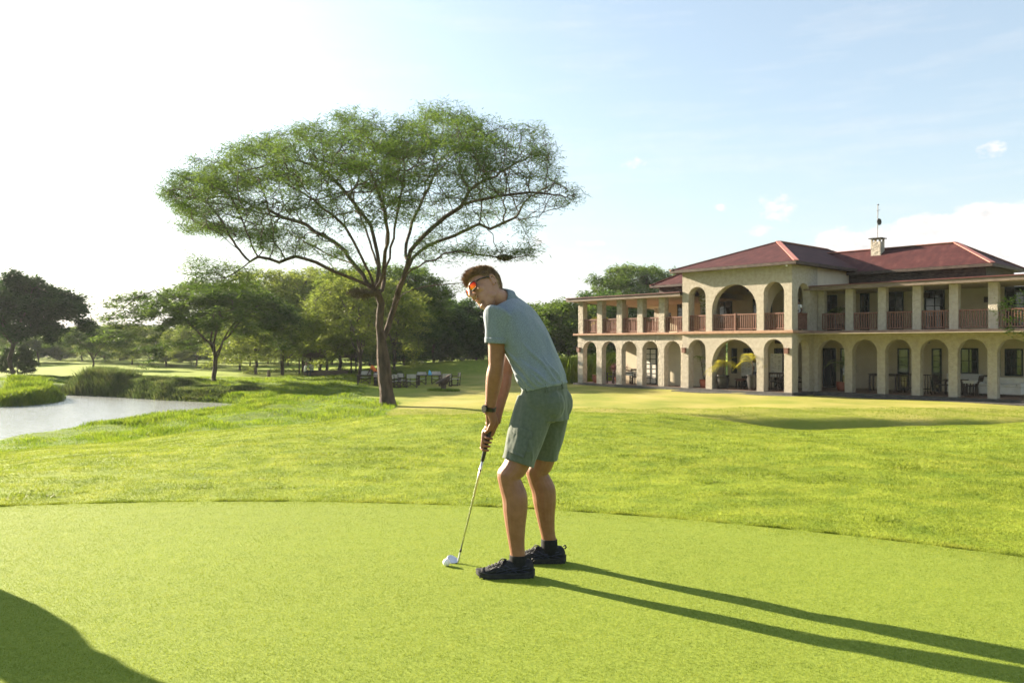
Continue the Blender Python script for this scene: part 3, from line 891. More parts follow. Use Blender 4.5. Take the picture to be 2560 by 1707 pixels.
for a in ((-1.5, -.8, U, 5.5, 6.6, 2, 5), (.55, 1.06, U, 5.5, 6.6, 2, 6), (1.7, 2.91, U, 5.55, 6.6, 3, 5), (4.0, 5.0, U, 5.55, 6.6, 2, 5), (5.35, 5.68, U, 5.55, 6.6, 1, 5), (7.8, 8.7, U, 5.5, 6.6, 2, 5),
          (-6.2, -4.9, U, 5.5, 6.6, 3, 4), (-3.6, -2.3, U, 5.5, 6.6, 3, 4), (-8.8, -7.7, U, 5.45, 6.6, 2, 4), (-11.9, -10.9, U, 5.4, 6.6, 2, 4)):
    opening('door', *a)
for a in ((-1.64, -.87, D, 2.44, 6.6, 2, 1), (-.6, .05, D, 2.44, 6.6, 1, 5), (2.6, 3.2, D, 2.44, 6.6, 1, 5), (4.36, 4.85, D, 2.44, 6.6, 1, 7), (7.18, 7.6, D, 2.44, 6.6, 1, 7)):
    opening('door', *a)
opening('window', 5.35, 6.6, 1.16, 2.46, 6.6, 3, 2); opening('window', 7.8, 8.6, 1.1, 2.44, 6.6, 3, 3)
opening('door', -5.2, -4.2, D, 2.44, 3.9, 2, 5); opening('door', -3.2, -2.3, D, 2.44, 3.9, 2, 5)
opening('shutter', -6.0, -5.65, .95, 2.44, 3.9, 1, 1, True)
opening('shutter', -1.3, -1.0, D, 2.4, 6.2, 1, 1, True)
opening('door', -11.1, -10.1, D, 2.42, 2.0, 2, 7, pane='curtain')
opening('shutter', -9.56, -9.40, D, 2.42, 2.0, 1, 1, True)
# wall lamps (boxes) on the piers
for x, y in ((-15.05, .30), (-6.62, 0), (-.26, 0), (10.2, 2.31)):
    mb = MB(); mb.box(x - .11, x + .11, y - .16, y, 2.18, 2.44); mb.box(x - .13, x + .13, y - .18, y + .0, 2.44, 2.47); mb.build('wall_lamp', M['rail'], club)
mb = MB(); mb.box(-.1, -.02, -.46, -.38, 6.62, 6.70); mb.build('floodlight', M['white'], club)
for x, y, z in ((4.1, 6.35, 2.85), (4.15, 6.3, 5.25), (-7.6, 1.75, 2.85), (-2.9, 3.7, 2.85), (7.1, 6.35, 4.9)):
    mb = MB(); mb.box(x - .17, x + .17, y - .02, y + .22, z - .14, z + .14); mb.box(x - .13, x + .13, y - .03, y - .02, z - .1, z + .1); mb.build('loudspeaker', M['dark_wood'], club)
# small wall sign
mb = MB(); mb.box(-8.05, -7.85, 1.97, 1.998, 1.55, 1.67); mb.build('wall_sign', M['rail'], club)
# ------------------------------------------------------------------ trees
def grow(seed_pos, seed_par, attr, step, infl, kill, iters=90, up=0.05, gen=None):
    """branches reach for free points of the crown until each is taken"""
    gen = gen or rng
    pos = [np.array(p, float) for p in seed_pos]; par = list(seed_par)
    attr = np.array(attr, float)
    near_d = np.full(len(attr), 1e9); near_i = np.zeros(len(attr), int)
    def upd(i0):
        nonlocal near_d, near_i
        for i in range(i0, len(pos)):
            d = np.linalg.norm(attr - pos[i], axis=1)
            k = d < near_d
            near_d[k] = d[k]; near_i[k] = i
    upd(0)
    for it in range(iters):
        if not len(attr): break
        act = near_d < infl
        if not act.any(): break
        idx = near_i[act]
        dirs = attr[act] - np.array(pos)[idx]
        dirs /= np.linalg.norm(dirs, axis=1)[:, None] + 1e-9
        n0 = len(pos)
        for i in np.unique(idx):
            d = dirs[idx == i].sum(0)
            d = d / (np.linalg.norm(d) + 1e-9) + gen.normal(0, .18, 3) + np.array([0, 0, up])
            d /= np.linalg.norm(d) + 1e-9
            pos.append(pos[i] + d * step); par.append(int(i))
        upd(n0)
        keep = near_d > kill
        attr, near_d, near_i = attr[keep], near_d[keep], near_i[keep]
        if len(pos) > 14000: break
    return np.array(pos), np.array(par)

def radii(pos, par, tip=.012, ex=2.3):
    n = len(pos); w = np.zeros(n); kids = np.zeros(n, int)
    for i in range(n - 1, -1, -1):
        if kids[i] == 0: w[i] = tip**ex
        if par[i] >= 0: w[par[i]] += w[i]; kids[par[i]] += 1
    return w**(1 / ex), kids

def branch_mesh(pos, par, rad, nmin=4):
    """one tube per chain of nodes"""
    n = len(pos); ch = [[] for _ in range(n)]
    for i, p in enumerate(par):
        if p >= 0: ch[p].append(i)
    mb = MB()
    roots = [i for i in range(n) if par[i] < 0]
    stack = [(r, None) for r in roots]
    while stack:
        s, before = stack.pop()
        chain = [] if before is None else [before]
        i = s
        while True:
            chain.append(i)
            if not ch[i]: break
            nxt = max(ch[i], key=lambda k: rad[k])
            for k in ch[i]:
                if k != nxt: stack.append((k, i))
            i = nxt
        if len(chain) < 2: continue
        r = [rad[k] for k in chain]
        if before is not None: r[0] = min(rad[before], rad[chain[1]] * 1.15)
        mb.tube([pos[k] for k in chain], r, 9 if max(r) > .12 else (6 if max(r) > .04 else nmin), cap=False)
    return mb

def sprays(pos, n_per, length, width, spread, flat=.45, gen=None, droop=0.0):
    """slender leaf blades scattered round the twig points"""
    gen = gen or rng
    c = np.repeat(pos, n_per, 0)
    N = len(c)
    off = gen.normal(0, 1, (N, 3)) * np.array([spread, spread, spread * flat])
    c = c + off
    a = gen.random(N) * 2 * np.pi
    d = np.stack([np.cos(a), np.sin(a), gen.normal(.15 - droop, .35, N)], 1)
    d /= np.linalg.norm(d, axis=1)[:, None]
    s = np.cross(d, np.stack([gen.normal(0, .6, N), gen.normal(0, .6, N), np.ones(N)], 1))
    s /= np.linalg.norm(s, axis=1)[:, None] + 1e-9
    L = length * gen.uniform(.6, 1.3, N)[:, None]; w = width * gen.uniform(.6, 1.3, N)[:, None]
    v = np.stack([c - d * L * .5, c + s * w * .5 - d * L * .05, c + d * L * .5, c - s * w * .5 + d * L * .05], 1)
    return v.reshape(-1, 3)

def twigs(pos, par, rad, kids, lim):
    return pos[(rad < lim)]

# --- the big umbrella acacia behind the golfer -------------------------------
TY = 36.5
def tp(u, v, dy=0.0):                    # metres from the foot of the tree, at its own distance
    return np.array([(u - 970) / F * TY, dy, (1012 - v) / F * TY])
def tpp(u, v, y):                         # the same, allowing for how near the point stands
    k = (TY + y) / TY; w = tp(u, v, y)
    cx = (970 - 1280) / F * TY; cz = (1012 - HV) / F * TY
    return np.array([(w[0] + cx) * k - cx, y, (w[2] - cz) * k + cz])
chains = [
 ('trunk', [(970,1012,0),(966,975,0),(961,930,0),(957,885,0),(953,843,0)]),
 ('L', ['trunk',(948,809,-.1),(950,775,-.2),(953,753,-.2),(946,735,-.3),(938,720,-.4)]),
 ('L1', ['L',(917,706,-.8),(898,698,-1.1),(868,686,-1.6),(837,674,-2.1),(813,662,-2.6),(790,650,-3.0),(765,642,-3.3),(738,635,-3.6),(715,643,-3.8),(698,650,-4.0),(672,641,-4.2),(645,636,-4.4),(625,648,-4.5),(609,661,-4.6),(588,676,-4.7),(566,688,-4.8)]),
 ('L2', ['L',(917,704,.2),(890,662,.8),(861,621,1.4),(838,602,1.8),(811,585,2.2),(770,560,2.8),(730,545,3.4),(690,530,3.9)]),
 ('L3', ['L',(925,680,-.6),(905,640,-1.2),(885,600,-1.8),(862,560,-2.4),(830,530,-3.0),(800,512,-3.4)]),
 ('L4', ['L',(944,690,0),(948,660,.1),(944,631,.2),(936,595,.3),(927,558,.4),(902,525,.6),(877,492,.8),(850,460,1.0),(821,429,1.2),(778,406,1.4)]),
 ('C', ['L',(955,722,.6),(961,693,.9),(963,660,1.2),(965,620,1.8),(968,570,2.5),(960,520,3.2),(955,470,3.8)]),
 ('C2', ['C',(975,640,.6),(985,590,-.2),(990,545,-1.0),(1000,490,-2.0),(1010,440,-2.6)]),
 ('R', ['trunk',(962,832,.2),(970,812,.3),(977,788,.4),(985,765,.4),(990,745,.4),(998,714,.3),(1010,688,.2),(1019,655,.0),(1026,621,-.2),(1048,596,-.4),(1072,572,-.6),(1092,555,-.8),(1112,538,-1.0),(1132,525,-1.2),(1152,512,-1.4),(1164,492,-1.5),(1172,472,-1.6),(1190,458,-1.8),(1208,446,-2.0),(1241,436,-2.2)]),
 ('R1', ['R@5',(1022,662,.9),(1032,640,1.3),(1052,622,1.7),(1072,608,2.1),(1103,596,2.6),(1135,585,3.0),(1166,570,3.3),(1198,555,3.6),(1225,568,3.8),(1260,552,4.0),(1291,538,4.2)]),
 ('R2', ['R@15',(1162,505,-2.2),(1190,496,-2.6),(1225,489,-3.0),(1275,481,-3.4),(1324,475,-3.8),(1360,478,-4.0),(1390,482,-4.2)]),
 ('R3', ['R@4',(1006,690,-.6),(1030,668,-1.2),(1065,648,-1.8),(1110,628,-2.3),(1150,622,-2.8),(1192,631,-3.2),(1225,634,-3.5),(1258,641,-3.8),(1290,638,-4.0),(1324,631,-4.2)]),
 ('R4', ['R@3',(1006,730,-.4),(1030,720,-.8),(1061,711,-1.2),(1100,706,-1.6),(1140,703,-2.0)]),
 ('R5', ['R@7',(1015,640,1.0),(1018,595,2.0),(1030,550,3.0),(1050,510,3.9),(1070,470,4.6)]),
 ('B1', ['C',(955,690,1.6),(940,650,2.6),(925,600,3.6),(905,550,4.6),(885,500,5.4)]),
 ('F1', ['L',(950,700,-1.0),(960,650,-2.0),(970,600,-3.0),(965,550,-4.0),(955,500,-4.8),(940,460,-5.4)]),
 ('Lb', ['L2',(870,650,2.0),(840,640,2.8),(800,620,3.6),(760,600,4.2)]),
]
spos, spar, ends = [], [], {}
for name, pts in chains:
    if isinstance(pts[0], str):
        k = pts[0].split('@')
        last = ends[k[0]][int(k[1])] if len(k) > 1 else (ends[k[0]][-1] if k[0] in ('trunk', 'L') else ends[k[0]][1])
        pts = pts[1:]
    else: last = -1
    ids = []
    for q in pts:
        spos.append(tpp(*q)); spar.append(last); last = len(spos) - 1; ids.append(last)
    ends[name] = ids
# subdivide the seed chains with a little wander so limbs are not made of straight rods
def refine(pos, par, gen, amp=.045):
    P_, Q_, mp_ = [], [], {}
    for i, p in enumerate(pos):
        if par[i] < 0: P_.append(p); Q_.append(-1); mp_[i] = 0; continue
        a = pos[par[i]]; L = np.linalg.norm(p - a); k = max(1, int(L / .45)); last = mp_[par[i]]
        for j in range(1, k + 1):
            q = a + (p - a) * j / k
            if j < k: q = q + gen.normal(0, amp, 3)
            P_.append(q); Q_.append(last); last = len(P_) - 1
        mp_[i] = last
    return P_, Q_
g1 = np.random.default_rng(3)
spos, spar = refine(spos, spar, g1)
# crown as seen: upper and lower edge heights at each width, wrapped round in depth
TOPC = [(405,478),(440,440),(500,425),(560,385),(640,362),(700,335),(760,318),(830,300),(870,285),(900,286),(940,318),(1000,325),(1040,285),(1080,268),(1110,270),(1180,285),(1215,315),(1240,325),(1300,320),(1345,316),(1375,350),(1395,410),(1430,460),(1450,490)]
BOTC = [(405,492),(450,520),(500,560),(560,570),(650,590),(740,580),(800,560),(880,520),(960,500),(1040,495),(1110,500),(1180,490),(1260,500),(1320,520),(1380,518),(1450,500)]
tu, tv = zip(*TOPC); bu, bv = zip(*BOTC)
at_ = []
def put(n, lo_u, hi_u, f0, f1, dmax=1.0):
    while n > 0:
        u = g1.uniform(lo_u, hi_u)
        x0 = (u - 930) / F * TY
        hw = math.sqrt(max(.05, 1 - ((u - 930) / 535.0)**2)) * 8.2 * dmax
        y = g1.uniform(-1, 1) * hw
        t_ = np.interp(u, tu, tv); b_ = np.interp(u, bu, bv)
        t_ += 15 * math.sin(u / 19 + y * 1.3) * math.sin(u / 47 - y) + 8 * g1.normal()
        fall = (y / 8.2)**2
        lay = .30 * round(g1.uniform(f0, f1) / .30 + .15 * math.sin(u / 60 + y)) + .045 * g1.normal() + .07 * math.sin(u / 75 + y * .7) + .05
        v = t_ + (b_ - t_) * min(1.0, max(.0, lay)) + 60 * fall
        at_.append(tpp(u, v, y)); n -= 1
put(3000, 405, 1450, .02, .42)
put(2100, 405, 1450, .35, .75)
put(1100, 430, 1440, .7, 1.0)
for _ in range(120):                       # sprigs standing out of the crown
    u = g1.uniform(430, 1420); y = g1.uniform(-3, 3); t_ = np.interp(u, tu, tv)
    for k in range(3): at_.append(tpp(u + g1.normal(0, 6), t_ - g1.uniform(0, 32) + 14 * k, y))
for (ua, ub, va, vb, n_k, d0, d1) in ((470,640,640,720,110,-5.6,-3.6),(640,760,610,650,25,-4.6,-3.2),(1180,1345,600,655,45,-4.8,-3),(1200,1350,520,570,80,2.8,4.6),(1080,1200,690,730,16,-2.6,-1.4),(780,860,600,640,30,3.0,4.5),(1030,1140,600,660,30,-2.5,1.5),(870,905,265,300,8,0,.6),(560,700,540,600,60,2,5),(445,600,490,580,90,-3,3),(1040,1200,560,640,50,-2,3),(820,900,600,690,30,-2,2)):
    for _ in range(n_k): at_.append(tpp(g1.uniform(ua, ub), g1.uniform(va, vb), g1.uniform(d0, d1)))
pos, par = grow(spos, spar, at_, .27, 3.2, .32, 90, .02, g1)
rad, kids = radii(pos, par, .0095, 2.5)
rad = np.minimum(rad, .34)
# flare and girth of the trunk as measured
for i in range(len(pos)):
    if pos[i][2] < 2.6 and abs(pos[i][0]) < .8: rad[i] = .30 + .10 * math.exp(-pos[i][2] / .25) + .02 * math.sin(pos[i][2] * 5)
acacia = empty('acacia_tree', (0, 0, 0))
ax_, ay_ = (970 - 1280) / F * TY, TY
acacia.location = (ax_, ay_, hz(ax_, ay_) - .05)
tag(acacia, 'tall flat topped acacia with forked trunk standing on the lawn behind the golfer', 'tree')
branch_mesh(pos, par, rad, 4).build('trunk', M['bark'], acacia, smooth=True)
tip_ = pos[(rad < .0165)]
# thin out towards the sparse right hand underside, thicken the top
kk_ = TY / (TY + tip_[:, 1]); cx_0 = (970 - 1280) / F * TY; cz_0 = (1012 - HV) / F * TY
px_u = (tip_[:, 0] + cx_0) * kk_ / TY * F + 1280; px_v = HV - (tip_[:, 2] - cz_0) * kk_ / TY * F
dens = np.clip(1.0 - (px_u - 1150) / 330, .2, 1) * np.where(px_v > np.interp(px_u, bu, bv) + 30, 1.0, np.clip(1.15 - (px_v - np.interp(px_u, tu, tv)) / 300, .4, 1))
q3 = tip_ * 1.15
clump = np.sin(q3[:, 0] * 1.7 + 1.3 * np.sin(q3[:, 2] * 1.9)) + np.sin(q3[:, 1] * 1.9 + q3[:, 2] * 1.1) + .8 * np.sin(q3[:, 2] * 3.1 + q3[:, 0])
dens = dens * np.clip(.78 + .55 * clump, .08, 1)
low_ = (px_v > 560) & ((px_u < 700) | (px_u > 1150))
dens = np.where(low_, 1.0, dens)
dens = np.where((px_u < 475) & (px_v > 575), 0.0, dens)
keep = g1.random(len(tip_)) < dens
tip_ = tip_[keep]
tri_mesh('crown', np.concatenate([sprays(tip_, 26, .36, .028, .25, .5, g1, -.12), sprays(tip_, 20, .17, .036, .24, .5, g1)]), 4, M['leaf_acacia'], acacia)
print('acacia nodes', len(pos), 'tips', len(tip_))
# weaver nests hang in it: each a thing
def nest(p, r, lab):
    mb = MB(); g = np.random.default_rng(int(abs(p[0]) * 1000) + 5)
    for _ in range(150):
        d = g.normal(0, 1, 3); d /= np.linalg.norm(d); d2 = g.normal(0, 1, 3); d2 /= np.linalg.norm(d2)
        c = Vector(d * r * .8) ; e = Vector(d2) * r * .6
        mb.tube([c - e, c + e * .2 + Vector(d) * r * .15, c + e], .012, 3)
    mb.ball((0, 0, 0), r * .8, r * .7, r * .65, n=10, m=7)
    o = mb.build('bird_nest', M['thatch']); o.location = p; o.scale = (1.5, 1.1, .6)
    tag(o, lab, 'nest')
base_ = Vector(acacia.location)
nest(base_ + Vector(tpp(1262, 638, -3.8)), .20, 'dark twiggy nest hanging from the low bare branch above the golfer')
nest(base_ + Vector(tpp(905, 728, -.9)), .40, 'dark twiggy nest beside the main fork of the acacia')

# --- kinds of tree used for the rest ------------------------------------------
def kind_acacia(seed, H=7.0, Rr=5.0, leaf='leaf_pale', forks=5, thick=1.6, npts=620, nsp=34):
    g = np.random.default_rng(seed)
    sp_, pr_ = [np.array([0, 0, 0.])], [-1]
    zf = H * .22
    for z in np.linspace(.4, zf, 3): sp_.append(np.array([g.normal(0, .05), g.normal(0, .05), z])); pr_.append(len(sp_) - 2)
    root = len(sp_) - 1
    for k in range(forks):
        a = 2 * math.pi * (k + g.uniform(-.25, .25)) / forks; last = root
        for t_ in np.linspace(.2, 1, 5):
            r_ = Rr * .62 * t_**1.15
            sp_.append(np.array([r_ * math.cos(a + .2 * t_), r_ * math.sin(a + .2 * t_), zf + (H * .86 - zf) * (t_**.8)]) + g.normal(0, .12, 3)); pr_.append(last); last = len(sp_) - 1
    sp_, pr_ = refine(sp_, pr_, g, .05)
    A = []
    while len(A) < npts:
        x, y = g.uniform(-1, 1, 2); r_ = math.hypot(x, y)
        if r_ > 1: continue
        lob = 1 + .18 * math.sin(3 * math.atan2(y, x) + seed) + .10 * math.sin(7 * math.atan2(y, x))
        top = H * (1 - .30 * r_**2.2) + .25 * math.sin(x * 5 + seed) 
        A.append((x * Rr * lob, y * Rr * lob, top - abs(g.normal(0, 1)) * thick * .55 - (g.random() < .15) * g.uniform(0, H * .28)))
    p_, q_ = grow(sp_, pr_, A, .36, 4, .46, 50, .02, g)
    r_, k_ = radii(p_, q_, .013, 2.3)
    r_ = np.minimum(r_, .24)
    tips = p_[r_ < .022]
    return branch_mesh(p_, q_, r_, 3), sprays(tips, nsp, .30, .08, .27, .45, g), leaf
def kind_dense(seed, H=9.0, Rr=5.5, leaf='leaf_dark', npts=900, nsp=40, low=.30):
    g = np.random.default_rng(seed)
    sp_, pr_ = [np.array([0, 0, 0.])], [-1]
    for z in np.linspace(.4, H * .3, 3): sp_.append(np.array([g.normal(0, .08), g.normal(0, .08), z])); pr_.append(len(sp_) - 2)
    root = len(sp_) - 1
    for k in range(6):
        a = 2 * math.pi * (k + g.uniform(-.3, .3)) / 6; last = root
        for t_ in np.linspace(.25, 1, 4):
            r2 = Rr * .5 * t_
            sp_.append(np.array([r2 * math.cos(a), r2 * math.sin(a), H * (.3 + (.5 if k % 2 else .3) * t_)]) + g.normal(0, .15, 3)); pr_.append(last); last = len(sp_) - 1
    sp_, pr_ = refine(sp_, pr_, g, .06)
    # a crown made of many leaf masses of different size
    cen = []
    for _ in range(44):
        a = g.random() * 2 * math.pi; r2 = Rr * math.sqrt(g.random()) * .85; zz = g.uniform(low, 1)
        dome = math.sqrt(max(0, 1 - (r2 / Rr)**2))
        cen.append((r2 * math.cos(a), r2 * math.sin(a), H * (low + (.92 - low) * dome * (zz * .5 + .5 if _ % 2 else zz)), g.uniform(.15, .26) * Rr))
    A = []
    while len(A) < npts:
        c = cen[g.integers(len(cen))]
        d = g.normal(0, 1, 3); d /= np.linalg.norm(d); d *= c[3] * g.random()**.4
        A.append((c[0] + d[0], c[1] + d[1], c[2] + d[2] * .7))
    p_, q_ = grow(sp_, pr_, A, .40, 4, .5, 50, .02, g)
    r_, k_ = radii(p_, q_, .014, 2.3)
    r_ = np.minimum(r_, .30)
    tips = p_[r_ < .026]
    return branch_mesh(p_, q_, r_, 3), sprays(tips, nsp, .32, .17, .30, .6, g, .1), leaf
KINDS = {}
def kind_obj(key, res, bark):
    mb, lv, leaf = res
    bm_ = bpy.data.meshes.new('trunk_' + key); bm_.from_pydata(mb.v, [], mb.f); bm_.materials.append(M[bark]); bm_.shade_smooth()
    nv = len(lv)
    lm = bpy.data.meshes.new('crown_' + key)
    lm.vertices.add(nv); lm.vertices.foreach_set('co', np.ascontiguousarray(lv, np.float32).ravel())
    lm.loops.add(nv); lm.loops.foreach_set('vertex_index', np.arange(nv, dtype=np.int32))
    lm.polygons.add(nv // 4); lm.polygons.foreach_set('loop_start', np.arange(0, nv, 4, dtype=np.int32)); lm.update(calc_edges=True)
    lm.materials.append(M[leaf])
    KINDS[key] = (bm_, lm)
kind_obj('umbrella', kind_acacia(11, 7.2, 5.2, 'leaf_acacia', 5, 1.9, 760, 60), 'bark2')
kind_obj('pale', kind_acacia(23, 7.5, 4.8, 'leaf_pale', 5, 3.0, 760, 46), 'bark2')
kind_obj('pale_low', kind_acacia(37, 6.0, 4.6, 'leaf_pale', 4, 2.8, 640, 46), 'bark2')
kind_obj('dense', kind_dense(6, 10.0, 7.2, 'leaf_deep', 2300, 80, .27), 'bark2')
kind_obj('bushy', kind_dense(9, 6.2, 4.6, 'leaf_dark', 900, 75, .06), 'bark2')
kind_obj('fresh', kind_dense(15, 6.5, 4.2, 'leaf_fresh', 820, 62, .08), 'bark2')
def tree(key, u, Y, label, s=1.0, sz=None, rot=0.0, group=None, z=None, name='acacia_tree'):
    x = (u - 1280) / F * Y
    o = empty(name, (x, Y, (hz(x, Y) - .08) if z is None else z), rot)
    o.scale = (s, s, sz or s)
    tag(o, label, 'tree', group)
    for nm, me in zip(('trunk', 'crown'), KINDS[key]):
        c = bpy.data.objects.new(nm, me); COL.objects.link(c); c.parent = o
    return o
tree('dense', 30, 76, 'dark round crowned broad tree standing alone beyond the pond spit', 1.02, 1.02, .4, name='broadleaf_tree')
tree('bushy', 45, 79, 'small dark bush at the foot of the broad tree', .42, .5, 1.4, name='bush')
tree('umbrella', 233, 98, 'hazy umbrella shaped acacia across the far fairway', .84, .74, .9)
tree('umbrella', 537, 58, 'spreading low acacia with two leaning trunks on the pond bank', 1.2, 1.02, 2.2)
GR1 = 'pale feathery acacias in the grove beside the big acacia'
for k, (key, u, Y, s, sz, rot, lab) in enumerate((
    ('pale', 705, 74, 1.2, 1.34, .3, 'pale feathery acacia with a straight dark trunk next to the open shelter'),
    ('pale', 800, 80, 1.2, 1.42, 2.1, 'pale acacia rising highest behind the thatched shelter'),
    ('pale_low', 640, 84, 1.15, 1.3, 4.0, 'pale acacia half hidden behind the leaning pond bank acacia'),
    ('pale', 898, 60, .92, 1.12, 1.1, 'acacia with one thick dark trunk next to the canvas chairs'),
    ('pale_low', 850, 72, 1.1, 1.35, 3.1, 'low crowned acacia with several stems beyond the low wall'),
    ('pale', 760, 92, 1.15, 1.4, 5.0, 'pale acacia deep in the grove behind the seated people'),
    ('umbrella', 985, 70, 1.0, 1.32, .2, 'darker acacia whose stems rise just beyond the big trunk'),
    ('pale', 600, 98, 1.0, 1.1, 2.7, 'hazy acacia at the far pond end of the grove'))):
    tree(key, u, Y, lab, s, sz, rot, GR1)
GR2 = 'dark bushy trees at the back of the lawn'
for key, u, Y, s, sz, rot, lab in (
    ('bushy', 1085, 80, .95, 1.1, .5, 'dark bushy tree on the mound behind the golfer and chairs'),
    ('bushy', 1190, 84, .9, 1.12, 2.5, 'dark bushy tree on the mound directly behind the golfer head'),
    ('bushy', 1010, 88, .9, 1.1, 1.9, 'dark bushy tree seen just past the big acacia trunk'),
    ('bushy', 1290, 90, .9, .95, 3.6, 'dark bushy tree hidden mostly by the golfer back'),
    ('fresh', 1352, 76, .95, 1.0, 4.4, 'sunlit leafy tree between the golfer and the clubhouse'),
    ('fresh', 1420, 70, .95, 1.02, .9, 'leafy green tree against the far end of the clubhouse'),
    ('bushy', 1500, 78, 1.0, 1.15, 1.2, 'dark leafy tree seen through the open upper terrace'),
    ('fresh', 1575, 84, 1.1, 1.25, 5.2, 'leafy tree seen through the ground floor arches')):
    tree(key, u, Y, lab, s, sz, rot, GR2, name='broadleaf_tree')
tree('umbrella', 1600, 88, 'flat topped acacia rising above the terrace roof', 1.15, 1.45, .6)
GR3 = 'hazy trees along the far side of the fairway'
g = np.random.default_rng(77)
FAR = [(-60,120,'umbrella'),(20,135,'pale'),(95,128,'fresh'),(150,150,'bushy'),(205,140,'pale'),(262,130,'pale_low'),(300,150,'bushy'),(330,118,'pale'),(372,126,'umbrella'),(415,112,'pale_low'),(455,135,'bushy'),(490,104,'pale'),(535,120,'umbrella'),(575,135,'bushy'),(625,116,'pale'),(670,128,'pale'),(720,118,'pale_low'),(775,130,'fresh'),(830,120,'pale'),(890,128,'pale'),(945,115,'bushy'),(1000,122,'fresh'),(1060,118,'bushy'),(1130,120,'bushy'),(1210,116,'fresh')]
DIST = ['pond spit','broad tree','reeds','umbrella acacia','open fairway']
for k, (u, Y, key) in enumerate(FAR):
    s = g.uniform(.8, 1.1)
    what = {'umbrella': 'flat topped acacia', 'pale': 'pale feathery acacia', 'pale_low': 'low pale acacia', 'bushy': 'dark round tree', 'fresh': 'bright green tree'}[key]
    where = 'above the broad tree' if u < 60 else 'beyond the reeds' if u < 220 else 'beyond the far umbrella acacia' if u < 350 else 'past the leaning acacia' if u < 600 else 'deep behind the shelter grove' if u < 960 else 'behind the mound'
    tree(key, u, Y, 'small hazy %s on the far skyline %s' % (what, where), s, s * g.uniform(.8, 1.05), g.uniform(0, 6), GR3, name='acacia_tree' if key in ('umbrella', 'pale', 'pale_low') else 'broadleaf_tree')
# far wood closing the view: a mass of crowns nobody could count
g = np.random.default_rng(99)
N = 2600
a = g.uniform(-.66, .62, N); Yd = g.uniform(150, 210, N)
cx, cy = np.tan(a) * Yd, Yd
cz = np.interp(np.sin(a * 23) + .6 * np.sin(a * 57), [-1.6, 1.6], [2.0, 5.5]) * g.uniform(.3, 1, N) - 1.5 + .4
v = sprays(np.stack([cx, cy, cz], 1), 26, .9, .5, 1.1, .7, g)
o = tri_mesh('far_wood', v, 4, M['leaf_dark']); o['kind'] = 'stuff'; tag(o, 'far low wood closing the horizon', 'wood')
# tall grass and shrubs by the far end of the clubhouse
mbx = along([Vector((3.2, 56.5)), Vector((5.4, 58)), Vector((10, 62))], 900, (-1.2, 1.2))
X = np.repeat(np.array([p[0] for p in mbx]), 8) + rng.normal(0, .2, len(mbx) * 8); Y = np.repeat(np.array([p[1] for p in mbx]), 8) + rng.normal(0, .2, len(mbx) * 8)
N = len(X)
o = blades('tall_grass', X, Y, height(X, Y), rng.uniform(.9, 2.0, N), rng.uniform(.03, .06, N), .28, M['g_long'], 2)
o['kind'] = 'stuff'; tag(o, 'tall cane grass beside the far end of the clubhouse', 'grass')
# ------------------------------------------------------------------ the golfer
O_ = Vector((.08, 4.54, 0.0))
def G(u, v, Y): return P(u, v, Y) - O_
m, n, l, b = new_mat('tanned_skin')
t = n.new('ShaderNodeTexCoord'); co = t.outputs['Object']
l.new(nramp(n, l, nnoise(n, l, co, 26, 5), [(.3, (.19,.083,.047)), (.7, (.25,.117,.069))]), b.inputs['Base Color'])
b.inputs['Roughness'].default_value = .48; b.inputs['Specular IOR Level'].default_value = .4
b.inputs['Subsurface Weight'].default_value = .12; b.inputs['Subsurface Radius'].default_value = (.02, .008, .004); b.inputs['Subsurface Scale'].default_value = .5
bp = n.new('ShaderNodeBump'); bp.inputs['Strength'].default_value = .25; bp.inputs['Distance'].default_value = .003
l.new(nnoise(n, l, co, 320, 3), bp.inputs['Height']); l.new(bp.outputs[0], b.inputs['Normal'])
M['skin'] = m
def face_skin():
    m = M['skin'].copy(); m.name = 'face_skin'
    for nd in m.node_tree.nodes:
        if nd.type == 'VALTORGB':
            nd.color_ramp.elements[0].color = rgb((.31,.155,.098)); nd.color_ramp.elements[1].color = rgb((.38,.205,.135))
    return m
M['face'] = face_skin()
def cloth(name, c1, c2, scale, fold=.5, fscale=9, heather=0):
    m, n, l, b = new_mat(name)
    t = n.new('ShaderNodeTexCoord'); co = t.outputs['Object']
    mp = n.new('ShaderNodeMapping'); mp.inputs['Scale'].default_value = (1, 1, 2.2) if heather else (1, 1, 1); l.new(co, mp.inputs[0])
    l.new(nramp(n, l, nnoise(n, l, mp.outputs[0], scale, 3, .7), [(.38, c1), (.62, c2)]), b.inputs['Base Color'])
    b.inputs['Roughness'].default_value = .9; b.inputs['Specular IOR Level'].default_value = .15
    b.inputs['Sheen Weight'].default_value = .25
    mp2 = n.new('ShaderNodeMapping'); mp2.inputs['Rotation'].default_value = (0, .6, 0); mp2.inputs['Scale'].default_value = (1.6, 1, .45); l.new(co, mp2.inputs[0])
    bp = n.new('ShaderNodeBump'); bp.inputs['Strength'].default_value = fold; bp.inputs['Distance'].default_value = .045
    l.new(nnoise(n, l, mp2.outputs[0], fscale, 2, .4), bp.inputs['Height'])
    b2 = n.new('ShaderNodeBump'); b2.inputs['Strength'].default_value = .3; b2.inputs['Distance'].default_value = .002
    l.new(nnoise(n, l, co, 500, 2), b2.inputs['Height']); l.new(bp.outputs[0], b2.inputs['Normal'])
    l.new(b2.outputs[0], b.inputs['Normal'])
    return m
M['shirt'] = cloth('heather_shirt', (.115,.145,.175), (.215,.255,.295), 210, 1.0, 7, 1)
M['shorts'] = cloth('sage_shorts', (.082,.098,.078), (.102,.120,.096), 60, .8, 9)
M['shoe'] = mat('black_mesh_shoe', (.006,.006,.007), (.018,.018,.020), 60, .65, .4, 220, bdist=.003)
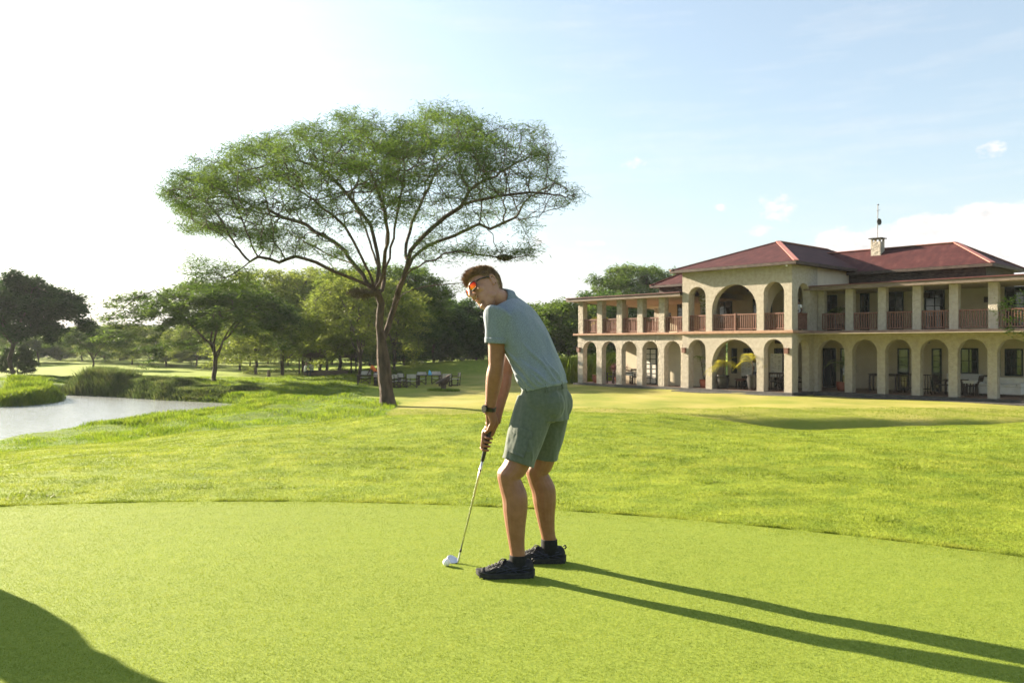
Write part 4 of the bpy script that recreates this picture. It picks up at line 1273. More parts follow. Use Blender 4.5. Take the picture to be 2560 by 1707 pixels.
M['sole'] = mat('charcoal_sole', (.018,.018,.018), (.035,.035,.034), 40, .8, .3, 90, bdist=.004)
M['sock'] = mat('black_sock', (.008,.008,.009), (.014,.014,.015), 80, .9)
M['lace'] = mat('black_lace', (.012,.012,.013), (.02,.02,.022), 80, .6)
M['stripe'] = mat('navy_stripe', (.02,.022,.045), (.03,.033,.06), 60, .5)
M['hair'] = mat('brown_hair', (.19,.115,.060), (.45,.30,.165), 40, .5, spec=.4, trans=.25)
M['hair_base'] = mat('brown_hair_base', (.05,.027,.014), (.09,.05,.026), 60, .7)
M['black'] = mat('black_plastic', (.008,.008,.008), (.012,.012,.012), 20, .3, spec=.5)
M['lip'] = mat('lips', (.36,.13,.09), (.42,.16,.11), 60, .45)
m, n, l, b = new_mat('orange_mirror_lens')
t = n.new('ShaderNodeTexCoord'); sx = n.new('ShaderNodeSeparateXYZ'); l.new(t.outputs['Generated'], sx.inputs[0])
l.new(nramp(n, l, sx.outputs[2], [(.05, (.80,.50,.03)), (.35, (.95,.20,.02)), (.8, (.75,.03,.015))]), b.inputs['Base Color'])
b.inputs['Metallic'].default_value = .85; b.inputs['Roughness'].default_value = .12
M['lens'] = m

golfer = empty('person', O_)
tag(golfer, 'man in grey polo shirt and green cargo shorts bent over a golf putt', 'person')
Fb = Vector((-.9, .43, 0)).normalized(); Lb = Vector((-Fb.y, Fb.x, 0)); Lb = Vector((-.43, -.9, 0)).normalized()
# torso centre line
T = [G(1362, 1035, 4.52), G(1361, 1000, 4.515), G(1359, 958, 4.51), G(1337, 900, 4.535), G(1312, 848, 4.56), G(1286, 800, 4.585), G(1268, 768, 4.60), G(1262, 755, 4.60)]
hwid = [.160, .172, .152, .160, .182, .192, .140, .075]
hdep = [.115, .118, .098, .104, .120, .108, .080, .066]
def sec_axes(i, pts):
    d = (pts[min(i + 1, len(pts) - 1)] - pts[max(i - 1, 0)]).normalized()
    a = (Lb - d * Lb.dot(d)).normalized()
    bb = d.cross(a).normalized()
    if bb.dot(Fb) < 0: bb = -bb
    return d, a, bb
def torso_secs(grow_, i0=0, i1=None):
    r = []
    for i in range(i0, i1 or len(T)):
        d, a, bb = sec_axes(i, T)
        r.append((T[i], a * (hwid[i] + grow_), bb * (hdep[i] + grow_)))
    return r
def interp_secs(secs, k=4):
    out = []
    n = len(secs)
    for i in range(n - 1):
        for j in range(k):
            t_ = j / k
            def cr(q):
                p0, p1, p2, p3 = [Vector(secs[max(0, min(n - 1, i + o))][q]) for o in (-1, 0, 1, 2)]
                return .5 * (2 * p1 + (p2 - p0) * t_ + (2 * p0 - 5 * p1 + 4 * p2 - p3) * t_**2 + (3 * p1 - p0 - 3 * p2 + p3) * t_**3)
            out.append((cr(0), cr(1), cr(2)))
    out.append(secs[-1]); return out
def limb(mb, pts, rads, n=16, k=4, flat=None):
    """tapering limb through joints, round in section, smoothed along its length"""
    pts = [Vector(p) for p in pts]
    secs = []; x = None
    for i, p in enumerate(pts):
        d = (pts[min(i + 1, len(pts) - 1)] - pts[max(i - 1, 0)]).normalized()
        ref = Lb
        a = (ref - d * ref.dot(d)).normalized(); bb = d.cross(a)
        r = rads[i]
        ra, rb = (r if isinstance(r, tuple) else (r, r))
        secs.append((p, a * ra, bb * rb))
    mb.loft(interp_secs(secs, k), n)

# ---- body: one continuous skin
mb = MB()
mb.loft(interp_secs(torso_secs(-.012), 4), 28)
# legs (near = his left)
NH, NK, NA = G(1345, 1012, 4.45), G(1274, 1188, 4.40), G(1295, 1392, 4.415)
FH, FK, FA = G(1380, 1008, 4.60), G(1344, 1178, 4.665), G(1373, 1352, 4.705)
def leg(mb, h, k, a, toe, back):
    # back: direction of the calf bulge
    limb(mb, [h, h.lerp(k, .35), h.lerp(k, .7) + Vector((.014, 0, 0)), h.lerp(k, .9) + Vector((.010, 0, 0)), k + Vector((-.004, 0, 0)), k.lerp(a, .10), k.lerp(a, .26) + back * .016, k.lerp(a, .42) + back * .012, k.lerp(a, .62) + back * .004, k.lerp(a, .82), k.lerp(a, .94), a, a + Vector((0, 0, -.05))],
         [.088, .083, .074, .067, (.061, .066), (.058, .064), (.062, .070), (.061, .067), (.051, .055), (.039, .045), (.036, .042), (.036, .045), (.036, .046)], 18, 4)
    mb.ball(k + Vector((-.036, 0, .008)), .028, .034, .042)      # kneecap
leg(mb, NH, NK, NA, None, Vector((.95, -.1, 0)))
leg(mb, FH, FK, FA, None, Vector((.95, .0, 0)))
# arms
LS, LE, LW = G(1246, 786, 4.445), G(1240, 915, 4.455), G(1224, 1022, 4.515)
RS, RE, RW = G(1306, 792, 4.73), G(1262, 938, 4.69), G(1241, 1044, 4.60)
limb(mb, [LS, LS.lerp(LE, .3), LS.lerp(LE, .6), LS.lerp(LE, .88), LE, LE.lerp(LW, .2), LE.lerp(LW, .45), LE.lerp(LW, .75), LW, LW + (LW - LE).normalized() * .03],
     [.060, .054, .049, .043, (.040, .042), (.043, .047), (.039, .043), (.031, .034), (.026, .031), (.026, .032)], 16, 4)
limb(mb, [RS, RS.lerp(RE, .3), RS.lerp(RE, .6), RS.lerp(RE, .88), RE, RE.lerp(RW, .2), RE.lerp(RW, .45), RE.lerp(RW, .75), RW, RW + (RW - RE).normalized() * .03],
     [.060, .054, .049, .043, (.040, .042), (.043, .047), (.039, .042), (.031, .033), (.026, .030), (.026, .030)], 16, 4)
# the grip line and the two hands round it
GT, GB = G(1234.5, 1034, 4.552), G(1152.5, 1372, 4.685)
sdir = (GB - GT).normalized()
def gp(v):                                # point of the shaft at picture height v
    return GT.lerp(GB, (v - 1034) / (1372 - 1034))
e1 = Vector((0, -1, 0)); e1 = (e1 - sdir * e1.dot(sdir)).normalized()
e2 = sdir.cross(e1); e2 = e2 if e2.x > 0 else -e2
def rnd(v, deg, r): return gp(v) + (e1 * math.cos(R(deg)) + e2 * math.sin(R(deg))) * r
def finger(mb, v, d0, d1, r0=.0215, fr=.0082, dv=0.0, n=9, lift=0):
    pts, rr_ = [], []
    for i in range(n):
        t_ = i / (n - 1)
        deg = d0 + (d1 - d0) * t_
        bulge = .0035 * (1 if i in (2, 5) else 0)
        pts.append(rnd(v + dv * t_, deg, r0 + bulge + (lift if i == 0 else 0)))
        rr_.append(fr * (1.12 - .28 * t_) * (1.08 if i in (2, 5) else 1))
    mb.tube(pts, rr_, 10); mb.ball(pts[-1], rr_[-1]); mb.ball(pts[0], rr_[0] * 1.1)
# left hand (upper): back of the hand to the camera, fingers going round behind
for k, (v, fr) in enumerate(((1050, .0078), (1059.5, .0084), (1069, .0086), (1078.5, .0082))):
    finger(mb, v, -42, -285 + 12 * k, .0225, fr, 1.5)
    mb.ball(rnd(v - 1, -38, .027), .0105)                                    # knuckle
    limb(mb, [LW + (LW - LE).normalized() * .012 + e2 * (.012 - .007 * k), rnd(v - 10, -20, .030), rnd(v - 1, -40, .025)], [.014, .0115, .010], 10, 3)
limb(mb, [LW, rnd(1046, 10, .029), rnd(1060, 8, .028), rnd(1072, -4, .026)], [(.030, .022), (.032, .017), (.030, .014), (.024, .011)], 16, 3)
limb(mb, [LW + e2 * .014, rnd(1052, 62, .027), rnd(1066, 66, .0255), rnd(1078, 62, .023), rnd(1086, 55, .021)], [.015, .0135, .0115, .0105, .008], 12, 4)   # thumb down the shaft
# right hand (lower): palm behind, fingers across the front
for k, (v, fr) in enumerate(((1089, .0080), (1099.5, .0085), (1110, .0086), (1120.5, .0082))):
    finger(mb, v, -165, 78 - 8 * k, .0225, fr, 2.5 - k)
limb(mb, [RW, rnd(1068, 150, .030), rnd(1088, 178, .030), rnd(1108, 190, .028), rnd(1119, 192, .024)], [(.026, .028), (.030, .020), (.034, .017), (.030, .014), (.022, .010)], 16, 3)
limb(mb, [rnd(1072, -150, .030), rnd(1082, -105, .029), rnd(1097, -72, .026), rnd(1111, -58, .0245), rnd(1121, -50, .022)], [.016, .0145, .0115, .0105, .008], 12, 4)      # thumb
# ---- head
HC = G(1216, 722, 4.56)
hU = Vector((-.465, .37, .805)).normalized(); hL = Vector((.40, -.725, .56)).normalized(); hF = hL.cross(hU).normalized()
hU = hF.cross(hL).normalized()
HM = Matrix((hF, hL, hU)).transposed()          # columns: forward, left, up
def H(f, s, u): return HC + hF * f + hL * s + hU * u
SK = [(.123, -.012, .016, .016), (.114, -.012, .052, .043), (.093, -.010, .080, .063), (.062, -.006, .093, .073), (.034, -.003, .0945, .0755), (.004, .000, .090, .0735), (-.026, .006, .083, .069), (-.052, .016, .074, .0635), (-.078, .029, .060, .0545), (-.099, .043, .045, .043), (-.114, .053, .029, .029), (-.120, .056, .012, .014)]
mb.loft(interp_secs([(H(fc, 0, u), hF * d, hL * w) for u, fc, d, w in SK][::-1], 3), 26, sq=.92)
NB = T[-1]
limb(mb, [T[-2], NB, NB.lerp(H(-.022, 0, -.055), .55), H(-.018, 0, -.055), H(-.01, 0, -.01)], [.075, .062, .056, .056, .055], 18, 4)
limb(mb, [H(.090, 0, .030), H(.102, 0, .012), H(.114, 0, -.010), H(.119, 0, -.024), H(.104, 0, -.034)], [(.012, .012), (.012, .012), (.013, .011), (.0135, .009), (.012, .006)], 12, 3)   # nose
for s in (-1, 1):
    mb.ball(H(.105, s * .011, -.027), .0085)                       # nostril wings
    mb.ball(H(.078, s * .030, .036), .018, .024, .011, HM)         # brow
    mb.ball(H(.064, s * .041, -.016), .022, .020, .024, HM)        # cheekbone
    mb.ball(H(.028, s * .048, -.066), .032, .014, .026, HM)        # jaw
    # ear: rim, bowl and lobe
    for k in range(9):
        a = R(-60 + k * 30)
        mb.ball(H(-.010 - .015 * math.cos(a) * -1 * -1, s * (.079 + .004 * math.sin(a)), .006 + .026 * math.sin(a)), .0062)
    mb.ball(H(-.006, s * .076, .004), .013, .006, .024, HM)
    mb.ball(H(-.002, s * .077, -.024), .007, .006, .009, HM)
mb.ball(H(.091, 0, -.057), .010, .022, .0055, HM); mb.ball(H(.089, 0, -.070), .009, .018, .006, HM)     # lips
mb.ball(H(.078, 0, -.104), .019, .022, .016, HM)                                                        # chin
for s in (-1, 1): mb.ball(H(.078, s * .0295, .014), .011)                                               # eyes
body = mb.build('body', M['skin'], golfer)
remesh(body, .0026, 5, .5)
body.data.materials.append(M['face'])           # less tanned than the arms and legs
cen_ = np.empty(len(body.data.polygons) * 3); body.data.polygons.foreach_get('center', cen_); cen_ = cen_.reshape(-1, 3) - np.array(HC)
up_ = cen_ @ np.array(hU)
body.data.polygons.foreach_set('material_index', ((up_ > -.135 + .012 * np.sin(cen_[:, 0] * 90)) & (np.linalg.norm(cen_, axis=1) < .21)).astype(np.int32))

# lips, on the face
mb = MB()
mb.ball(H(.0945, 0, -.0585), .008, .019, .0034, HM); mb.ball(H(.0925, 0, -.068), .008, .0165, .0042, HM)
mb.build('lips', M['lip'], golfer, smooth=True)
# short stubble on the chin and lip
g = np.random.default_rng(4)
for part_, n_k in (('chin_stubble', 210), ('moustache', 46)):
    mb = MB()
    for k in range(n_k):
        a = g.uniform(-1.0, 1.0)
        if n_k > 100: u_ = g.uniform(-.116, -.082); s_ = a * .034; f_ = .094 - 9.0 * s_**2 - abs(u_ + .098) * .35
        else: u_, s_ = g.uniform(-.052, -.046), a * .024; f_ = .101 - 8 * s_**2
        p = H(f_, s_, u_); d = (hF * .5 - hU * .8 + hL * g.normal(0, .4)).normalized()
        mb.tube([p - d * .001, p + d * .0045], [.0006, .0002], 3, cap=False)
    mb.build(part_, M['hair_base'], golfer)

# ---- hair: scalp cap and swept locks
def skull(u, th, off):
    us = [s[0] for s in SK][::-1]
    fc = np.interp(u, us, [s[1] for s in SK][::-1]); d = np.interp(u, us, [s[2] for s in SK][::-1]) + off; w = np.interp(u, us, [s[3] for s in SK][::-1]) + off
    return float(fc + d * math.cos(th)), float(w * math.sin(th))
def hairline(th):            # lowest hair height at this side of the head: 0 = forehead, pi = nape
    a = abs((th + math.pi) % (2 * math.pi) - math.pi)
    return float(np.interp(a, [0, .5, .9, 1.15, 1.45, 1.6, 1.9, 2.2, math.pi], [.066, .066, .060, .046, .015, .026, .020, -.045, -.062]))
mb = MB(); nu, nth = 26, 48
grid = {}
for j in range(nth):
    th_ = 2 * math.pi * j / nth
    lo_ = hairline(th_)
    for i in range(nu + 1):
        u = lo_ + (.1235 - lo_) * i / nu
        f_, s_ = skull(u, th_, .0045 if i else .001)
        grid[i, j] = H(f_, s_, u + .006 * (i / nu)**3)
vs = [grid[i, j] for i in range(nu + 1) for j in range(nth)]
mb.add(vs, [(i * nth + j, i * nth + (j + 1) % nth, (i + 1) * nth + (j + 1) % nth, (i + 1) * nth + j) for i in range(nu) for j in range(nth)] + [tuple(nu * nth + j for j in range(nth))])
g = np.random.default_rng(8)
for k in range(3400):
    th_ = g.uniform(0, 2 * math.pi)
    lo_ = hairline(th_); u = lo_ + (.1225 - lo_) * g.random()**.8
    f_, s_ = skull(u, th_, .004)
    p = H(f_, s_, u)
    nrm = (hF * (f_ + .01) + hL * s_ * 1.2 + hU * (u - .01)).normalized()
    top = float(np.clip((u - .03) / .06, 0, 1))
    front = max(0.0, math.cos(th_))
    d = nrm * (.16 + .34 * top * front) + hF * (.95 * top * (.4 + front) - .35 * (1 - top)) + hL * (.35 * top) + hU * (.42 * top * front - .8 * (1 - top)) + Vector(g.normal(0, .13, 3))
    d.normalize()
    L_ = g.uniform(.010, .016) + top * g.uniform(.006, .016) + top * front**2 * g.uniform(.0, .026)
    q = p + d * L_ * .5 + nrm * .0015; e_ = p + d * L_ - nrm * (.002 if front < .5 else 0) + Vector(g.normal(0, .0015, 3))
    mb.tube([p, q, e_], [.0013, .0011, .0003], 3, cap=False)
for k in range(60):           # eyebrow, seen above the glasses
    s_ = (1 if k % 2 else -1) * g.uniform(.012, .048); p = H(.100 - 8 * s_**2, s_, .041 + g.normal(0, .0015))
    mb.tube([p, p + hL * .006 * np.sign(s_) + hU * .001], [.001, .0003], 3, cap=False)
mb.build('hair', M['hair'], golfer, smooth=True)

# ---- sunglasses
mb = MB()
def lens_pt(s, a, k=1.0, df=0.0):
    sx_ = .0262 * k * math.copysign(abs(math.cos(a))**.7, math.cos(a)); sz_ = .0215 * k * math.copysign(abs(math.sin(a))**.75, math.sin(a))
    y_ = s * .0335 + sx_; f_ = .1085 - 9.5 * y_**2 * .55 + df
    return H(f_ + .0015 * k, y_, .012 + sz_)
for s in (-1, 1):
    ring_ = [lens_pt(s, 2 * math.pi * k / 28, 1.0) for k in range(28)]
    mb.tube(ring_ + [ring_[0], ring_[1]], .0028, 6, cap=False)
    mb.tube([H(.0825, s * .060, .024), H(.060, s * .0735, .026), H(.02, s * .0795, .024), H(-.008, s * .0815, .018)], [.0042, .0040, .0034, .003], 8)
mb.tube([H(.1075, -.009, .018), H(.110, 0, .021), H(.1075, .009, .018)], .0030, 8)
sg = mb.build('sunglasses', M['black'], golfer, smooth=True)
for s in (-1, 1):
    mb = MB()
    rings = [[lens_pt(s, 2 * math.pi * k / 28, kk, df) for k in range(28)] for kk, df in ((.04, .0028), (.5, .0022), (.97, .0004), (.97, -.0012), (.04, -.001))]
    mb.rings(rings); mb.build('lens', M['lens'], sg, smooth=True)

# ---- polo shirt
mb = MB()
ssec = torso_secs(.006, 2)
d0, a0, b0 = sec_axes(2, T)
hem = (T[2] - d0 * .030, a0 * (hwid[2] + .016), b0 * (hdep[2] + .014))
bag = (T[2] + d0 * .025, a0 * (hwid[2] + .026), b0 * (hdep[2] + .022))
ss = [hem, bag] + [(c, a.normalized() * (a.length + .010), bq.normalized() * (bq.length + .012)) if i == 1 else (c, a, bq) for i, (c, a, bq) in enumerate(ssec)][1:]
SS = interp_secs(ss, 5)
mb.loft(SS, 34)
d1 = (LE - LS).normalized(); d2 = (RE - RS).normalized()
limb(mb, [T[5].lerp(LS, .6), LS + Vector((0, 0, .004)), LS + d1 * .09, LS + d1 * .135, LS + d1 * .150], [.080, .0755, .069, .067, .067], 20, 4)
limb(mb, [T[5].lerp(RS, .6), RS + Vector((0, 0, .004)), RS + d2 * .09, RS + d2 * .135, RS + d2 * .150], [.080, .074, .068, .066, .066], 20, 4)
limb(mb, [T[6], NB, NB.lerp(H(-.02, 0, -.055), .25)], [(.098, .085), (.078, .072), (.066, .064)], 18, 3)
def tsurf(t_, th_, off=0.0):
    i = t_ * (len(SS) - 1); k = min(int(i), len(SS) - 2); f = i - k
    c = Vector(SS[k][0]).lerp(SS[k + 1][0], f); a = Vector(SS[k][1]).lerp(SS[k + 1][1], f); bq = Vector(SS[k][2]).lerp(SS[k + 1][2], f)
    p = a * math.cos(th_) + bq * math.sin(th_)
    return c + p * (1 + off / p.length)
# drawn folds: from the waist up to the arm, and down the back
g = np.random.default_rng(12)
for (ta, a0_, tb, a1_, r_) in ((.05, -.35, .50, .55, .009), (.07, -.6, .42, .45, .008), (.06, -.05, .38, .75, .008), (.08, .25, .34, .95, .007), (.05, -.9, .36, .1, .008), (.06, -1.2, .45, -.35, .007), (.08, .5, .30, 1.1, .007), (.05, -1.5, .3, -.9, .008), (.55, .35, .78, .05, .007), (.50, .15, .72, -.2, .006)):
    pts = [tsurf(ta + (tb - ta) * k / 9, a0_ + (a1_ - a0_) * k / 9 + .04 * math.sin(k * 1.1), -r_ * .30) for k in range(10)]
    mb.tube(pts, [1.7 * r_ * (.35 + .65 * math.sin(math.pi * (k + .6) / 10.2)) for k in range(10)], 7)
# bloused roll at the hem, loosest behind
for th0, th1, r_ in ((-2.6, -.2, .013), (-.3, .5, .009)):
    pts = [tsurf(.045, th0 + (th1 - th0) * k / 11, -.004 + .004 * math.sin(k * 2.2)) for k in range(12)]
    mb.tube(pts, [r_ * (.5 + .5 * math.sin(math.pi * (k + .7) / 12.2)) for k in range(12)], 8)
shirt = mb.build('shirt', M['shirt'], golfer)
remesh(shirt, .0045, 2, .5)
# collar and cuffs are sewn on: pieces of the shirt
mb = MB()
nk = [NB.lerp(H(-.02, 0, -.055), t_) for t_ in (-.15, .20, .46, .40)]
dn = (H(-.02, 0, -.055) - NB).normalized(); an = (Lb - dn * Lb.dot(dn)).normalized(); bn = dn.cross(an)
bn = bn if bn.dot(Fb) > 0 else -bn
mb.rings([[c + an * r_ * math.cos(2*math.pi*k/26) + bn * (r_ * .98) * math.sin(2*math.pi*k/26) - dn * (.016 * max(0, math.sin(2*math.pi*k/26))) for k in range(26)] for c, r_ in zip(nk, (.080, .0745, .067, .061))], cap=False)
mb.build('collar', M['shirt'], shirt, smooth=True)
for (s0, dd, r_) in ((LS, d1, .0695), (RS, d2, .0685)):
    mb = MB(); limb(mb, [s0 + dd * .126, s0 + dd * .14, s0 + dd * .156], [r_, r_, r_ - .001], 22, 2); mb.build('cuff', M['shirt'], shirt, smooth=True)

# ---- shorts
mb = MB()
psec = [(T[0] - (T[1] - T[0]).normalized() * .03, Lb * .165, Fb * .128)] + torso_secs(.012, 0, 3)
mb.loft(interp_secs(psec, 4), 30)
mb.ball(T[1] + Fb * -.055 + Lb * .06 + Vector((0, 0, -.02)), .085, .09, .10); mb.ball(T[1] + Fb * -.055 - Lb * .06 + Vector((0, 0, -.02)), .085, .09, .10)
nd, fd = (NK - NH).normalized(), (FK - FH).normalized()
def hemmed(mb, h, k, d, end, wide, sh=.020):
    limb(mb, [h + Vector((0, 0, .02)), h + d * .10, h + d * .20 + Vector((sh * .45, 0, 0)), h + d * (end - .03) + Vector((sh, 0, 0)), h + d * end + Vector((sh * 1.1, 0, 0))], [(.098, .112), (.097, .108), (.094, .102), (wide, wide + .006), (wide + .001, wide + .008)], 24, 4)
hemmed(mb, NH + Vector((-.006, 0, 0)), NK, nd, .335, .084)
hemmed(mb, FH, FK, fd, .318, .080, .012)
g = np.random.default_rng(21)
def lsurf(h, d, t_, deg, r_):
    h = h + Vector((.020 * min(1, max(0, (t_ - .08) / .2)), 0, 0))
    a = (Lb - d * Lb.dot(d)).normalized(); bb = d.cross(a)
    if bb.dot(Fb) < 0: bb = -bb
    return h + d * t_ + (a * math.cos(R(deg)) + bb * math.sin(R(deg))) * r_
# creases at the hip and crotch, cargo pocket and its flap, belt loops, seam
for (t0, g0, t1, g1_, r_) in ((-.01, 80, .02, -10, .008), (.02, 95, .05, 5, .009), (.05, 100, .07, 30, .007), (.09, 80, .06, -40, .006), (.26, 60, .24, -20, .006), (.29, 20, .25, -60, .006), (.20, -30, .30, -70, .006)):
    pts = [lsurf(NH, nd, t0 + (t1 - t0) * k / 8, g0 + (g1_ - g0) * k / 8, .098 - .01 * k / 8 - r_ * .3) for k in range(9)]
    mb.tube(pts, [r_ * (.4 + .6 * math.sin(math.pi * (k + .5) / 9)) for k in range(9)], 6)
shorts = mb.build('shorts', M['shorts'], golfer)
remesh(shorts, .0045, 3, .5)
def patch(name, h, d, t0, t1, g0, g1_, r_, th_):
    mb = MB(); n1, n2 = 8, 8
    for rad_ in (r_, r_ + th_):
        pass
    inner = [[lsurf(h, d, t0 + (t1 - t0) * i / n1, g0 + (g1_ - g0) * j / n2, r_ - .004) for j in range(n2 + 1)] for i in range(n1 + 1)]
    outer = [[lsurf(h, d, t0 + (t1 - t0) * i / n1, g0 + (g1_ - g0) * j / n2, r_ + th_ - (.0035 if i in (0, n1) or j in (0, n2) else 0)) for j in range(n2 + 1)] for i in range(n1 + 1)]
    vs = [p for r in outer for p in r]; k = n2 + 1
    fs = [(i * k + j, i * k + j + 1, (i + 1) * k + j + 1, (i + 1) * k + j) for i in range(n1) for j in range(n2)]
    vs2 = [p for r in inner for p in r]; o2 = len(vs)
    edge = [(0, j) for j in range(n2)] + [(i, n2) for i in range(n1)] + [(n1, j) for j in range(n2, 0, -1)] + [(i, 0) for i in range(n1, 0, -1)]
    ids = [i * k + j for i, j in edge]
    fs += [(ids[q], ids[(q + 1) % len(ids)], o2 + ids[(q + 1) % len(ids)], o2 + ids[q]) for q in range(len(ids))]
    mb.add(vs + vs2, fs)
    return mb.build(name, M['shorts'], shorts, smooth=True)
patch('cargo_pocket', NH, nd, .165, .30, -30, 62, .0945, .005)
patch('pocket_flap', NH, nd, .150, .195, -34, 66, .0955, .0095)
mb = MB()
dw, aw, bw = sec_axes(2, T)
mb.loft([(T[2] - dw * .050, aw * (hwid[2] + .016), bw * (hdep[2] + .0155)), (T[2] - dw * .034, aw * (hwid[2] + .017), bw * (hdep[2] + .0165)), (T[2] - dw * .012, aw * (hwid[2] + .0165), bw * (hdep[2] + .0155))], 36)
for k in (20, 75, -35, -80, 130):
    c = T[2] - dw * .032 + aw * (hwid[2] + .019) * math.cos(R(k)) + bw * (hdep[2] + .0185) * math.sin(R(k))
    tg = (-aw * math.sin(R(k)) + bw * math.cos(R(k))).normalized()
    mb.bar(c - dw * .024, c + dw * .022, .012, .006, up=tg)
mb.build('waistband', M['shorts'], shorts, smooth=False)
# pouch hanging open at the front pocket
mb = MB(); c = G(1308, 998, 4.43); mb.ball(c, .014, .022, .026); mb.build('pocket_lining', M['black'], shorts, smooth=True)

# ---- watch on the near wrist
wd = (LW - LE).normalized(); wc = LW - wd * .004
wa = (Vector((-.35, -.93, 0)) - wd * Vector((-.35, -.93, 0)).dot(wd)).normalized(); wb = wd.cross(wa)
mb = MB()
mb.rings([[wc + wd * z + (wa * math.cos(2*math.pi*k/24) * .0325 + wb * math.sin(2*math.pi*k/24) * .0345) * s_ for k in range(24)] for z, s_ in ((-.011, .97), (-.010, 1.06), (.010, 1.06), (.011, .97))])
watch = mb.build('watch', M['black'], golfer, smooth=False)
mb = MB(); wn_ = (wa * .78 + Vector((-.62, 0, 0))).normalized(); wn_ = (wn_ - wd * wn_.dot(wd)).normalized(); cx_ = wc + wn_ * .033; ex_ = wd.cross(wn_)
mb.rings([[cx_ + wn_ * h_ + (wd * math.cos(2*math.pi*k/24) + ex_ * math.sin(2*math.pi*k/24)) * r_ for k in range(24)] for h_, r_ in ((-.004, .020), (.004, .0225), (.008, .0215), (.0082, .018))])
mb.build('watch_case', M['black'], watch, smooth=False)

